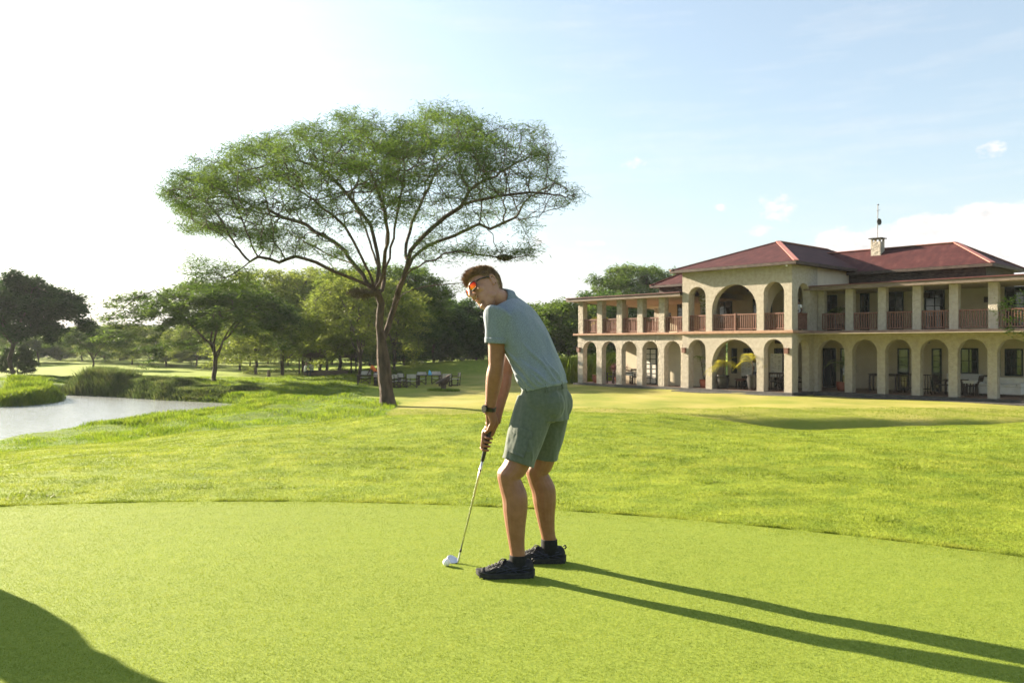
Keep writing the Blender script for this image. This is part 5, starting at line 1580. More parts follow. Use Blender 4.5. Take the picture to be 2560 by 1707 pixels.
# ---- socks and shoes
def shoe(ax_, ay_, yaw):
    """trail shoe, heel to toe along local -x after yaw"""
    A = Vector((ax_, ay_, .004)) - O_
    fx = Vector((-math.cos(yaw), -math.sin(yaw), 0)); fy = Vector((-fx.y, fx.x, 0))
    def S_(x, y, z): return A + fx * x + fy * y + Vector((0, 0, z))
    PR = [(-.098, .012, .060), (-.092, .024, .078), (-.075, .034, .096), (-.045, .038, .098), (-.01, .039, .092), (.03, .041, .094), (.065, .0435, .086), (.10, .047, .073), (.135, .049, .060), (.165, .045, .051), (.188, .036, .045), (.202, .024, .040), (.209, .010, .034)]
    xs = [p[0] for p in PR]
    def prof(x): return float(np.interp(x, xs, [p[1] for p in PR])), float(np.interp(x, xs, [p[2] for p in PR]))
    mb = MB(); rings = []
    for x in np.linspace(-.098, .209, 40):
        w, h = prof(x); r = []
        for k in range(22):
            a = 2 * math.pi * k / 22
            cy, sz_ = math.cos(a), math.sin(a)
            zc, zh = (.018 + h) / 2, (h - .018) / 2
            wz = 1.0 if sz_ < 0 else (1 - .30 * max(0, sz_)**1.5)
            r.append(S_(x, w * wz * math.copysign(abs(cy)**.75, cy), zc + zh * math.copysign(abs(sz_)**.85, sz_)))
        rings.append(r)
    mb.rings(rings)
    sh = mb.build('shoe', M['shoe'], golfer, smooth=True)
    # sole: rocker outline, thick at the heel, lugged underneath
    mb = MB(); rings = []
    outl = [(x, 1) for x in np.linspace(-.104, .214, 34)] + [(x, -1) for x in np.linspace(.214, -.104, 34)]
    def sw(x): return (prof(min(max(x, -.098), .209))[0] + .0055) if -.1035 < x < .2135 else .006
    for z0, gr in ((.002, -.008), (.0, -.003), (.008, .0), (.018, -.001), (.025, .0025), (.029, .001), (.031, -.006)):
        r = []
        for x, s in outl:
            spring = .016 * max(0, (x - .12) / .09)**2 + .008 * max(0, (-.06 - x) / .04)**2
            top = .006 * max(0, (-x) / .1)
            r.append(S_(x * (1 + gr * 2), s * (sw(x) + gr), z0 + spring + top * (z0 > .01)))
        rings.append(r)
    mb.rings(rings)
    for x in np.linspace(-.09, .19, 15):
        w = sw(x)
        sp_ = .016 * max(0, (x - .12) / .09)**2 + .008 * max(0, (-.06 - x) / .04)**2
        for s in (-1, 1): mb.add([S_(x + i * .0055, s * (w - .014 + j * .0135), .006 * kk - .004 + sp_) for kk in (0, 1) for i, j in ((-1, 0), (1, 0), (1, 1), (-1, 1))], [(0,3,2,1),(4,5,6,7),(0,1,5,4),(1,2,6,5),(2,3,7,6),(3,0,4,7)])
    mb.build('sole', M['sole'], sh, smooth=False)
    # toe guard
    mb = MB()
    mb.rings([[S_(x, (prof(x)[0] + .003) * math.copysign(abs(math.cos(a))**.75, math.cos(a)) * (1 - .3 * max(0, math.sin(a))**1.5), .018 + (prof(x)[1] - .018) * .5 * (1 + math.copysign(abs(math.sin(a))**.85, math.sin(a))) + .002 * math.sin(a)) for a in [2*math.pi*k/22 for k in range(22)]] for x in (.168, .182, .194, .204, .2105)])
    mb.build('toe_guard', M['sole'], sh, smooth=True)
    # laces: crossings and two loose loops
    mb = MB()
    for i in range(6):
        x = .052 + .017 * i; w, h = prof(x)
        mb.tube([S_(x, -.024, h - .004), S_(x + .006, 0, h + .004), S_(x + .014, .024, prof(x + .014)[1] - .004)], .0022, 5)
        mb.tube([S_(x, .024, h - .004), S_(x + .006, 0, h + .0055), S_(x + .014, -.024, prof(x + .014)[1] - .004)], .0022, 5)
    k0 = S_(.050, .006, .096)
    for (dx, dy, dz, s) in ((.055, .030, -.022, 1), (.035, .052, -.030, 1), (.045, -.04, -.025, -1)):
        e_ = S_(.050 + dx, dy, .096 + dz)
        m_ = k0.lerp(e_, .5) + Vector((0, 0, .014))
        mb.tube([k0, m_, e_, k0.lerp(e_, .55) + Vector((0, 0, -.004)), k0], .0022, 5)
    mb.tube([k0, S_(.10, .040, .068), S_(.135, .046, .052)], .0022, 5)
    mb.build('laces', M['lace'], sh, smooth=True)
    # crossed stripes on both flanks
    for s in (-1, 1):
        mb = MB()
        def fl(x, t_):
            w, h = prof(x); z = .026 + (h - .026) * t_ * .8
            wz = 1 - .30 * max(0, (z - (.018 + h) / 2) / ((h - .018) / 2))**1.5
            sz_ = (z - (.018 + h) / 2) / ((h - .018) / 2)
            cy = max(0, 1 - abs(sz_)**(2 / .85))**.5
            return S_(x, s * (w * wz * cy**.75 + .0015), z)
        for (xa, ta, xb, tb, r_) in ((-.01, .05, .060, .95, .0028), (.025, .05, .095, .95, .0028), (-.075, .55, .09, .10, .0026), (-.06, .75, .105, .35, .0026), (-.07, .15, .03, .55, .0022)):
            mb.tube([fl(xa + (xb - xa) * k / 8, ta + (tb - ta) * (k / 8)) for k in range(9)], r_, 5)
        mb.build('side_stripes', M['stripe'], sh, smooth=True)
    # pull loop at the heel
    mb = MB(); mb.tube([S_(-.086, 0, .094), S_(-.099, 0, .099), S_(-.103, 0, .088), S_(-.094, 0, .078)], .005, 6); mb.build('heel_loop', M['lace'], sh, smooth=True)
    return S_
SN = shoe(.020, 4.415, .02)
SF = shoe(.208, 4.712, -.03)
for S_, a in ((SN, NA), (SF, FA)):
    mb = MB()
    limb(mb, [S_(0, 0, .05), a + Vector((0, 0, -.05)), a + Vector((0, 0, -.02)), a + Vector((0, 0, .012))], [(.038, .046), (.0395, .0505), (.0395, .0495), (.0395, .048)], 18, 4)
    mb.build('sock', M['sock'], golfer, smooth=True)

# ------------------------------------------------------------------ club and ball
club_o = empty('golf_club', P(1144, 1404, 4.69))
tag(club_o, 'steel shafted golf iron held by the man with its head behind the ball', 'golf club')
CO = Vector(club_o.location)
def K(v): return gp(v) + O_ - CO
mb = MB(); mb.tube([K(1148), K(1200), K(1260), K(1320), K(1374)], [.0072, .0068, .0060, .0053, .0047], 12); mb.build('shaft', M['steel'], club_o, smooth=True)
mb = MB(); mb.tube([K(1029), K(1034), K(1060), K(1149), K(1150.5)], [.008, .0138, .0134, .0102, .007], 14); mb.build('grip', mat('rubber_grip', (.03,.03,.03), (.06,.06,.06), 60, .8, .4, 200, bdist=.002), club_o, smooth=True)
mb = MB(); mb.tube([K(1171), K(1175)], .0074, 12); mb.tube([K(1371), K(1380)], [.0056, .0068], 12); mb.build('ferrule', M['black'], club_o, smooth=True)
mb = MB()
hz0 = gp(1379) + O_ - CO; hz1 = P(1145.5, 1402, 4.688) - CO
mb.tube([hz0, hz0.lerp(hz1, .5), hz1], [.0066, .0066, .0062], 12)
face = [(1116.0,1400.5,4.700), (1117.0,1393,4.712), (1120.0,1388,4.722), (1125.5,1386.2,4.726), (1132,1387.6,4.722), (1139,1391.5,4.712), (1145.5,1396.5,4.700), (1147.5,1401,4.690), (1143.5,1404.8,4.684), (1136,1407.2,4.680), (1127,1408.0,4.681), (1119.5,1406.0,4.688)]
fr_ = [P(*q) - CO for q in face]
nf = (fr_[3] - fr_[9]).cross(fr_[0] - fr_[7]).normalized(); nf = nf if nf.y > 0 else -nf
mid = sum(fr_, Vector()) / len(fr_)
mb.rings([[mid + (p - mid) * .94 - nf * .0012 for p in fr_], fr_, [p + nf * .006 for p in fr_], [mid + (p - mid) * .9 + nf * (.010 if p.z < mid.z else .005) for p in fr_]])
mb.build('club_head', mat('satin_steel', (.62,.63,.66), (.70,.71,.74), 60, .32, metal=.9), club_o)
m, n, l, b = new_mat('golf_ball')
b.inputs['Base Color'].default_value = (.82, .82, .80, 1); b.inputs['Roughness'].default_value = .35
t = n.new('ShaderNodeTexCoord'); vo = n.new('ShaderNodeTexVoronoi'); vo.inputs['Scale'].default_value = 260; l.new(t.outputs['Object'], vo.inputs[0])
bp = n.new('ShaderNodeBump'); bp.inputs['Strength'].default_value = .5; bp.inputs['Distance'].default_value = .002; l.new(vo.outputs[0], bp.inputs['Height']); l.new(bp.outputs[0], b.inputs['Normal'])
me = bpy.data.meshes.new('golf_ball'); bm = bmesh.new(); bmesh.ops.create_uvsphere(bm, u_segments=32, v_segments=20, radius=.0213); bm.to_mesh(me); bm.free()
ball = link_mesh('golf_ball', me, m, smooth=True)
ball.location = ((1116.3 - 1280) / F * 4.632, 4.632, .0213 + .004)
tag(ball, 'white golf ball lying in front of the club head', 'golf ball')
# ------------------------------------------------------------------ other people
def limb2(mb, pts, rads, n=10, k=3):
    pts = [Vector(p) for p in pts]; secs = []
    for i, p in enumerate(pts):
        d = (pts[min(i + 1, len(pts) - 1)] - pts[max(i - 1, 0)]).normalized()
        ref = Vector((0, 1, 0))
        a = (ref - d * ref.dot(d))
        a = a.normalized() if a.length > .05 else d.orthogonal().normalized()
        r = rads[i]; ra, rb = (r if isinstance(r, tuple) else (r, r))
        secs.append((p, a * ra, d.cross(a) * rb))
    mb.loft(interp_secs(secs, k), n)
def lerp3(a, b, t_): return Vector(a).lerp(Vector(b), t_)
def person(loc, yaw, label, hip=(0, 0, .92), chest=(0, 0, 1.33), neck=(.01, 0, 1.48), head=(.03, 0, 1.62), arms=None, legs=None, skin='darkskin', shirt='white', trousers='navy', hair='blackhair', group=None, sleeve=.45):
    """faces local +x; joints in metres above the feet"""
    o = empty('person', loc, yaw); tag(o, label, 'person', group)
    hip, chest, neck, head = map(Vector, (hip, chest, neck, head))
    arms = arms or [((0, s * .19, 1.40), (-.03, s * .25, 1.12), (.06, s * .24, .87)) for s in (-1, 1)]
    legs = legs or [((0, s * .09, .90), (.03, s * .10, .48), (-.02, s * .11, .08)) for s in (-1, 1)]
    mb = MB()
    limb2(mb, [hip, lerp3(hip, chest, .5), chest, neck], [(.15, .10), (.135, .095), (.16, .105), (.06, .06)], 16)
    limb2(mb, [neck, lerp3(neck, head, .5), head], [.055, .052, .05])
    hd = (head - neck).normalized()
    mb.ball(head, .092, .074, .118); mb.ball(head + Vector((.05, 0, -.06)), .045, .045, .05)
    mb.ball(head + Vector((.098, 0, -.02)), .018, .014, .025)
    for s in (-1, 1): mb.ball(head + Vector((0, s * .075, -.005)), .018, .01, .03)
    mb.ball(head + Vector((.082, 0, -.058)), .01, .022, .007)
    for s, (sh, el_, wr) in zip((-1, 1), arms):
        sh, el_, wr = Vector(sh), Vector(el_), Vector(wr)
        limb2(mb, [lerp3(chest, sh, .5), sh, lerp3(sh, el_, .5), el_, lerp3(el_, wr, .4), wr], [.07, .058, .047, .039, .038, .026])
        d = (wr - el_).normalized(); sd_ = Vector((0, 1, 0)); sd_ = (sd_ - d * sd_.dot(d)); sd_ = sd_.normalized() if sd_.length > .1 else d.orthogonal()
        nn_ = d.cross(sd_)
        limb2(mb, [wr, wr + d * .05, wr + d * .09], [(.026, .018), (.016, .036), (.014, .034)])
        for k in range(4):
            b_ = wr + d * .085 + nn_ * (-.027 + .018 * k)
            mb.tube([b_, b_ + d * .035 + sd_ * -s * .006, b_ + d * (.06 + .012 * (k in (1, 2))) + sd_ * -s * .022], [.0085, .008, .006], 6)
        b_ = wr + d * .03 + nn_ * .03
        mb.tube([b_, b_ + d * .03 + nn_ * .018, b_ + d * .055 + nn_ * .022], [.011, .009, .007], 6)
    for hp, kn, an_ in legs:
        hp, kn, an_ = Vector(hp), Vector(kn), Vector(an_)
        limb2(mb, [hp, lerp3(hp, kn, .5), kn, lerp3(kn, an_, .3), an_], [.082, .07, .052, .05, .035])
    remesh(mb.build('body', M[skin], o), .011, 3)
    mb = MB()
    limb2(mb, [hip + (chest - hip) * -.10, lerp3(hip, chest, .25), lerp3(hip, chest, .6), chest, lerp3(chest, neck, .6), lerp3(chest, neck, .9)], [(.168, .122), (.165, .118), (.17, .118), (.185, .125), (.13, .09), (.075, .072)], 18)
    for sh, el_, wr in arms:
        sh, el_ = Vector(sh), Vector(el_)
        limb2(mb, [lerp3(chest, sh, .4), sh, lerp3(sh, el_, sleeve), lerp3(sh, el_, sleeve + .05)], [.085, .072, .062, .061])
    remesh(mb.build('shirt', M[shirt], o), .012, 3)
    mb = MB()
    limb2(mb, [hip + Vector((0, 0, -.10)), hip, hip + (chest - hip) * .12], [(.155, .115), (.17, .125), (.16, .115)], 18)
    for hp, kn, an_ in legs:
        hp, kn, an_ = Vector(hp), Vector(kn), Vector(an_)
        limb2(mb, [hp, lerp3(hp, kn, .5), kn, lerp3(kn, an_, .5), lerp3(kn, an_, .92)], [.100, .088, .070, .064, .060])
    remesh(mb.build('trousers', M[trousers], o), .012, 3)
    for hp, kn, an_ in legs:
        a = Vector(an_); mb = MB()
        mb.loft(interp_secs([(a + Vector((x, 0, z - .045)), (0, w, 0), (0, 0, h)) for x, w, z, h in ((-.075, .02, .01, .03), (-.05, .038, .015, .055), (.0, .042, .015, .055), (.08, .046, -.0, .035), (.15, .042, -.005, .028), (.185, .02, -.01, .018))], 3), 14)
        mb.build('shoe', M['black'], o, smooth=True)
    mb = MB(); g = np.random.default_rng(int(abs(loc[0]) * 100) % 999)
    mb.ball(head + Vector((-.016, 0, .026)), .090, .080, .104, n=16, m=10)
    for _ in range(120):
        d = g.normal(0, 1, 3); d[2] = abs(d[2]); d /= np.linalg.norm(d); d = Vector(d)
        if d.x > .5 and d.z < .6: continue
        p = head + Vector((-.016, 0, .026)) + Vector((d.x * .088, d.y * .078, d.z * .102)); mb.tube([p, p + d * .012 + Vector(g.normal(0, .006, 3))], [.004, .001], 3, cap=False)
    mb.build('hair', M[hair], o, smooth=True)
    return o
M['greyshirt'] = mat('grey_cloth', (.32,.34,.38), (.4,.42,.46), 8, .85)
M['maroon'] = mat('maroon_leaf', (.10,.02,.03), (.17,.04,.05), 8, .6, trans=.2)
M['yellow_leaf'] = mat('yellow_palm_leaf', (.42,.40,.03), (.55,.48,.04), 4, .5, trans=.45)
def gz_(x, y): return hz(x, y)
# by the canvas chairs: bending over a table in an orange top
x, y = (939 - 1280) / F * 57.5, 57.5
person((x, y, gz_(x, y)), R(170), 'person in an orange top bending over beside the big acacia trunk', chest=(.20, 0, 1.22), neck=(.34, 0, 1.33), head=(.44, 0, 1.40),
       arms=[((.24, s * .19, 1.26), (.36, s * .22, 1.0), (.50, s * .14, .80)) for s in (-1, 1)], shirt='orange', trousers='navy')
GP = 'people seated on the low wall under the shelter'
for u, yw, lb, sh in ((763, 20, 'reddish haired person in a pale top seated on the low wall', 'white'), (780, 150, 'person in a dull green top seated facing the one in the pale top', 'greyshirt')):
    Y = 71.2; x = (u - 1280) / F * Y
    person((x, Y, gz_(x, Y) - .02), R(yw), lb, hip=(0, 0, .50), chest=(.04, 0, .90), neck=(.07, 0, 1.05), head=(.10, 0, 1.19),
           arms=[((.05, s * .19, .97), (.10, s * .25, .70), (.30, s * .16, .60)) for s in (-1, 1)],
           legs=[((0, s * .09, .50), (.42, s * .11, .50), (.40, s * .11, .08)) for s in (-1, 1)], shirt=sh, skin='darkskin' if sh != 'white' else 'skin', hair='blackhair' if sh != 'white' else 'hair', group=GP)
# at the clubhouse
GQ = 'people in white shirts on the clubhouse balcony'
p = CW(-.62, 1.05, UF + .03); person(p, R(10), 'person in a white shirt standing behind the corner balcony railing, back turned', arms=[((0, s * .19, 1.40), (.08, s * .24, 1.14), (.27, s * .16, 1.05)) for s in (-1, 1)], group=GQ)
p = CW(-.50, 1.62, UF + .03); person(p, R(190), 'shorter person in a white shirt next to the balcony corner pillar', chest=(0, 0, 1.26), neck=(.01, 0, 1.40), head=(.03, 0, 1.53), hip=(0, 0, .88), arms=[((0, s * .18, 1.32), (-.03, s * .24, 1.06), (.08, s * .22, .84)) for s in (-1, 1)], trousers='greyshirt', group=GQ)
p = CW(-9.0, 1.5, UF + .002); person(p, R(-100), 'person with a pale cap bending low behind the terrace railing', chest=(.22, 0, 1.12), neck=(.36, 0, 1.18), head=(.46, 0, 1.22), arms=[((.26, s * .19, 1.16), (.34, s * .22, .92), (.46, s * .14, .74)) for s in (-1, 1)], hair='greyshirt', shirt='greyshirt')
p = CW(-3.35, 2.2, FL + .012); person(p, R(120), 'person in a grey shirt and dark trousers walking under the big ground floor arch', shirt='greyshirt', trousers='navy', legs=[((0, -.09, .90), (.12, -.10, .50), (.16, -.1, .08)), ((0, .09, .90), (-.02, .10, .48), (-.22, .1, .10))])
# unseen figure added outside the picture to cast the corner shadow on the green
p = Vector((-3.873, 4.707, 0)); o = person(p, R(-40), 'unseen figure added outside the picture, its flared hem shaped to cast the corner shadow', skin='skin', hair='hair', shirt='navy', trousers='navy', hip=(0, 0, .96), chest=(0, 0, 1.40), neck=(.01, 0, 1.56), head=(.03, 0, 1.70),
       arms=[((0, s * .19, 1.46), (-.02, s * .24, 1.20), (.20, s * .05, 1.08)) for s in (-1, 1)], legs=[((0, s * .09, .95), (.02, s * .065, .50), (-.02, s * .07, .08)) for s in (-1, 1)])
mb = MB(); mb.lathe([(.29, .36), (.325, .42), (.315, .60), (.27, .75), (.175, .88), (.155, 1.0), (.14, 1.03)], n=28); mb.build('shadow_skirt', M['navy'], o, smooth=True)  # made-up flare, shaped to give the cast shadow its edge

# ------------------------------------------------------------------ canvas chairs and tables on the lawn
def canvas_chair():
    o = empty('canvas_chair'); w, d = .30, .25
    for s in (-1, 1):
        mb = MB()
        mb.bar((-d, s * w, 0), (-d - .06, s * w, .88), .035, .035); mb.bar((d, s * w, 0), (d, s * w, .62), .035, .035)
        mb.bar((-d - .05, s * w, .64), (d + .05, s * w, .64), .06, .025, up=(0, 0, 1)); mb.bar((-d - .04, s * w, .03), (d + .04, s * w, .03), .035, .04)
        mb.build('side_frame', M['dark_wood'], o)
    mb = MB()
    for x in (-d + .03, d - .03): mb.bar((x, -w, .05), (x, w, .42), .03, .03); mb.bar((x + .035, w, .05), (x + .035, -w, .42), .03, .03)
    mb.build('cross_legs', M['dark_wood'], o)
    mb = MB(); mb.rings([[(x, y, .45 - .03 * (1 - (y / w)**2) + dz) for x, dz in ((-d, 0), (d, 0), (d, .012), (-d, .012))] for y in np.linspace(-w, w, 9)]); mb.build('seat', M['canvas'], o)
    mb = MB(); mb.rings([[(-d - .05 - .04 * (1 - (y / w)**2) + dx, y, z) for z, dx in ((.62, .02), (.88, -.01), (.88, .002), (.62, .032))] for y in np.linspace(-w - .02, w + .02, 9)]); mb.build('backrest', M['canvas'], o)
    return o
GCH = 'white canvas chairs round the tables on the lawn'
CH = [(983,54.0,60,'white canvas chair turned sideways right beside the big trunk'),(999,54.2,40,'white canvas chair second out from the big trunk'),(1010,55.0,50,'white canvas chair third out from the big trunk, half turned'),(1030,53.6,90,'white canvas chair squarely showing its back in mid row'),
      (1053,57.2,-90,'white canvas chair facing out from behind the long table'),(1091,57.0,-80,'white canvas chair behind the table end near the blue bag'),(1114,54.6,110,'dull brownish canvas chair behind the slab topped post'),(1137,55.6,170,'white canvas chair at the open end of the row'),(913,57.2,-90,'white canvas chair behind the bench table past the tree trunk'),(950,56.6,-60,'white canvas chair hidden partly by the big trunk')]
c0 = canvas_chair()
for k, (u, Y, yw, lb) in enumerate(CH):
    o = c0 if k == 0 else copy_tree(c0)
    x = (u - 1280) / F * Y; o.location = (x, Y, gz_(x, Y)); o.rotation_euler = (0, 0, R(yw)); o.scale = (1.08, 1.08, 1.0); tag(o, lb, 'chair', GCH)
def long_table(u, Y, L, yaw, lb):
    x = (u - 1280) / F * Y; o = empty('lawn_table', (x, Y, gz_(x, Y)), yaw); tag(o, lb, 'table')
    mb = MB()
    for k in range(5): mb.box(-L / 2, L / 2, -.42 + .17 * k, -.27 + .17 * k, .68, .72)
    mb.build('tabletop', M['dark_wood'], o)
    for sx_ in (-1, 1):
        for sy_ in (-1, 1):
            mb = MB(); mb.box(sx_ * (L / 2 - .15) - .04, sx_ * (L / 2 - .15) + .04, sy_ * .32 - .04, sy_ * .32 + .04, 0, .68); mb.build('leg', M['dark_wood'], o)
    return o
tb = long_table(1073, 55.6, 1.7, 0, 'dark slatted wooden table among the canvas chairs on the lawn')
long_table(925, 56.0, 1.9, .1, 'dark wooden table half hidden behind the big trunk')
x, y = (1075 - 1280) / F * 55.6, 55.6
mb = MB(); mb.loft([((0, 0, 0), (.13, 0, 0), (0, .08, 0)), ((0, 0, .12), (.12, 0, 0), (0, .08, 0)), ((-.03, 0, .26), (.06, 0, 0), (0, .04, 0)), ((-.05, 0, .33), (.02, 0, 0), (0, .015, 0))], 12)
o = mb.build('plastic_bag', M['bluebag'], smooth=True); o.location = (x, y, gz_(x, y) + .72); tag(o, 'bright blue plastic bag on the lawn table', 'bag')
# rustic post with slanted slabs
x, y = (1109 - 1280) / F * 47.7, 47.7
o = empty('rustic_post', (x, y, gz_(x, y)), .3); tag(o, 'dark rough post carrying a tilted slab, ringed by a tuft of grass', 'post')
mb = MB(); mb.loft([((0, 0, -.05), (.17, 0, 0), (0, .15, 0)), ((0, .01, .2), (.15, 0, 0), (0, .14, 0)), ((.01, 0, .42), (.17, 0, 0), (0, .15, 0))], 9); mb.build('stump', M['bark2'], o)
mb = MB(); mb.loft([((-.02, 0, .36), (.20, 0, 0), (0, .2, 0)), ((0, 0, .52), (.36, 0, .05), (0, .26, 0)), ((.03, 0, .66), (.38, 0, .14), (0, .27, 0)), ((.05, 0, .74), (.26, 0, .14), (0, .2, 0))], 10); mb.build('boulder', M['dark_wood'], o)
mb = MB(); mb.bar((-.44, 0, .44), (.38, .05, .92), .34, .07); mb.build('slab', M['bark'], o)
N = 900; a = rng.random(N) * 6.283; r_ = .25 + .55 * rng.random(N)
X, Y = x + r_ * np.cos(a) * 1.2, y + r_ * np.sin(a)
o = blades('grass_tuft', X, Y, height(X, Y), rng.uniform(.08, .2, N), rng.uniform(.02, .04, N), .5, M['g_long'], 2); o['kind'] = 'stuff'; tag(o, 'uncut tuft of grass round the rustic post', 'grass')
t_ = tree('fresh', 988, 59, 'small yellow green bush beyond the chairs, touching the big trunk', .17, .19, 1.0, name='bush')
# shelter under the grove
x, Y = (812 - 1280) / F * 74.5, 74.5
o = empty('thatched_shelter', (x, Y, hz(x, Y)), .05); tag(o, 'low thatched shelter on thin posts under the grove', 'shelter')
mb = MB(); mb.add([(-3.0,-1.8,1.75),(3.0,-1.8,1.75),(3.0,1.8,1.75),(-3.0,1.8,1.75),(-1.6,0,3.0),(1.6,0,3.0),(-3.0,-1.8,1.6),(3.0,-1.8,1.6),(3.0,1.8,1.6),(-3.0,1.8,1.6)], [(0,1,5,4),(1,2,5),(2,3,4,5),(3,0,4),(0,6,7,1),(1,7,8,2),(2,8,9,3),(3,9,6,0),(6,9,8,7)]); mb.build('roof', M['thatch'], o)
for px_, py_ in ((-1.7,-1.5),(-1.0,-1.5),(.4,-1.5),(2.6,-1.5),(-2.6,1.5),(0,1.5),(2.6,1.5)):
    mb = MB(); mb.tube([(px_, py_, 0), (px_, py_, 1.62)], .07, 8); mb.build('post', M['bark2'], o)
x, Y = (815 - 1280) / F * 71.5, 71.5
mb = MB(); mb.box(-1.9, 1.9, -.2, .2, -.2, .42); mb.box(-1.95, 1.95, -.24, .24, .42, .48)
o = mb.build('low_wall', M['fascia']); o.location = (x, Y, hz(x, Y)); tag(o, 'low pinkish masonry wall where the people sit', 'wall')
x, Y = (672 - 1280) / F * 74, 74
mb = MB(); mb.loft([((0, 0, 0), (.16, 0, 0), (0, .12, 0)), ((0, 0, .5), (.15, 0, 0), (0, .11, 0)), ((0, 0, .62), (.08, 0, 0), (0, .06, 0))], 10)
o = mb.build('marker_post', M['fascia']); o.location = (x, Y, hz(x, Y)); tag(o, 'short pale pink marker post in the long grass', 'post')

# ------------------------------------------------------------------ pots, palms and furniture at the clubhouse
def frond(mb, base, az_, L, rise, droop, wid, n=12, mi=0):
    pts = [Vector(base) + Vector((math.cos(az_) * L * t_, math.sin(az_) * L * t_, rise * math.sin(t_ * 1.9) * .9 - droop * t_ * t_)) for t_ in np.linspace(0, 1, n)]
    mb.tube(pts, [.008 * (1 - .7 * k / n) for k in range(n)], 4, cap=False, mi=mi)
    for k in range(1, n):
        d = (pts[k] - pts[k - 1]).normalized(); s = d.cross(Vector((0, 0, 1))).normalized()
        l_ = wid * math.sin(math.pi * (k + 1) / (n + 2)) + .03
        for sg_ in (-1, 1):
            e_ = pts[k] + s * sg_ * l_ + d * l_ * .7 + Vector((0, 0, -.25 * l_))
            m_ = pts[k].lerp(e_, .5) + Vector((0, 0, .03 * l_))
            w = d * .018
            mb.add([pts[k] - w * .4, m_ - w, e_, m_ + w], [(0, 1, 2, 3)], mi)
def potted_palm(x, y, z, pot, h, label, leaf='palm', nf=9, stems=1, L=.8, seed=1, pr=.24, ph=.42, group=None, cat='potted plant'):
    g = np.random.default_rng(seed)
    o = empty('potted_palm', CW(x, y, z)); tag(o, label, cat, group)
    mb = MB(); mb.lathe([(pr * .62, 0), (pr * .85, ph * .3), (pr, ph * .68), (pr * .90, ph * .9), (pr * 1.02, ph * .94), (pr * 1.02, ph), (pr * .86, ph), (pr * .82, ph * .9), (.01, ph * .88)], n=22); mb.build('pot', M[pot], o, smooth=True)
    for k in range(stems):
        dx, dy = g.normal(0, .16, 2) if stems > 1 else (g.normal(0, .04), 0)
        if stems > 1: dx = (k - (stems - 1) / 2) * .42
        hh_ = h * (1 if k == 0 else .72)
        mb = MB(); mb.tube([(0, 0, ph * .85), (dx * .5, dy * .5, ph + (hh_ - ph) * .5), (dx, dy, hh_)], [.030, .024, .018], 7); mb.build('stem', M['bark2'], o, smooth=True)
        mb = MB()
        for q in range(nf): frond(mb, (dx, dy, hh_ - .05 + g.uniform(-.25, .05) * (stems == 1)), q * 6.283 / nf + g.uniform(-.3, .3), L * g.uniform(.75, 1.1), L * g.uniform(.3, .7), L * g.uniform(.3, .8), .26 * L)
        mb.build('fronds', M[leaf], o)
    return o
GA = 'palms in dark pots under the big ground floor arch'
potted_palm(-4.35, .40, FL, 'blackpot', 1.45, 'yellowish palm in a dark pot nearest the smaller arch with the thin stemmed plant', 'yellow_leaf', 13, 1, 1.0, 3, .36, .78, GA)
potted_palm(-2.50, .42, FL, 'blackpot', 1.75, 'taller palm in a dark pot beside the walking person', 'yellow_leaf', 12, 1, .9, 5, .32, .85, GA)
potted_palm(-5.85, .80, FL, 'terracotta', 1.75, 'thin two stemmed palm in a terracotta pot under the small block arch', 'palm', 8, 2, .5, 7, .27, .48)
potted_palm(.95, 3.6, FL, 'terracotta', 1.5, 'dark leafy palm in a terracotta pot by the inner corner arch', 'palm', 12, 1, .8, 9, .34, .48)
potted_palm(-14.15, 1.0, FL, 'terracotta', .62, 'big round terracotta pot with low greenery under the end arch', 'palm', 10, 1, .35, 11, .34, .52)
potted_palm(-14.1, 1.0, UF, 'terracotta', .95, 'bright yellow palm behind the end of the terrace railing', 'yellow_leaf', 14, 1, .62, 13, .2, .35)
potted_palm(-12.6, .9, UF, 'terracotta', .75, 'small yellow plant behind the second terrace railing', 'yellow_leaf', 7, 1, .32, 15, .16, .3)
potted_palm(-5.75, 1.0, UF + .03, 'terracotta', 1.05, 'lush bright green plant in the small upper arch', 'leaf_fresh', 18, 1, .62, 17, .22, .35)
potted_palm(-1.25, 1.6, UF + .03, 'terracotta', .95, 'arching green plant behind the upper arch nearest the corner', 'leaf_fresh', 12, 1, .75, 19, .2, .35)
potted_palm(.75, 3.6, UF, 'blackpot', 1.2, 'dark palm in the first bay of the balcony', 'palm', 12, 1, .7, 21, .2, .4)
# hanging basket in the small upper arch
o = empty('hanging_basket', CW(-5.72, .75, UF + 1.75)); tag(o, 'hanging basket with trailing vine in the small upper arch', 'basket')
mb = MB(); mb.lathe([(.05, 0), (.17, .06), (.22, .16), (.20, .17), (.02, .14)], n=16); mb.build('bowl', M['canvas'], o, smooth=True)
mb = MB()
for k in range(3): mb.tube([(.2 * math.cos(k * 2.1), .2 * math.sin(k * 2.1), .16), (0, 0, .72)], .006, 4)
mb.tube([(0, 0, .72), (0, 0, 1.42)], .006, 4); mb.build('chain', M['dark_wood'], o)
mb = MB(); g = np.random.default_rng(31)
for k in range(130):
    a = g.uniform(0, 6.28); r_ = g.uniform(.1, .4); z_ = g.uniform(-.5, .35) if abs(math.sin(a)) > .3 else g.uniform(0, .3)
    c = Vector((math.cos(a) * r_, math.sin(a) * r_, z_)); d = Vector(g.normal(0, 1, 3)).normalized() * .055; e_ = d.orthogonal().normalized() * .035
    mb.add([c - d, c + e_, c + d, c - e_], [(0, 1, 2, 3)])
mb.build('vine', M['leaf_fresh'], o)
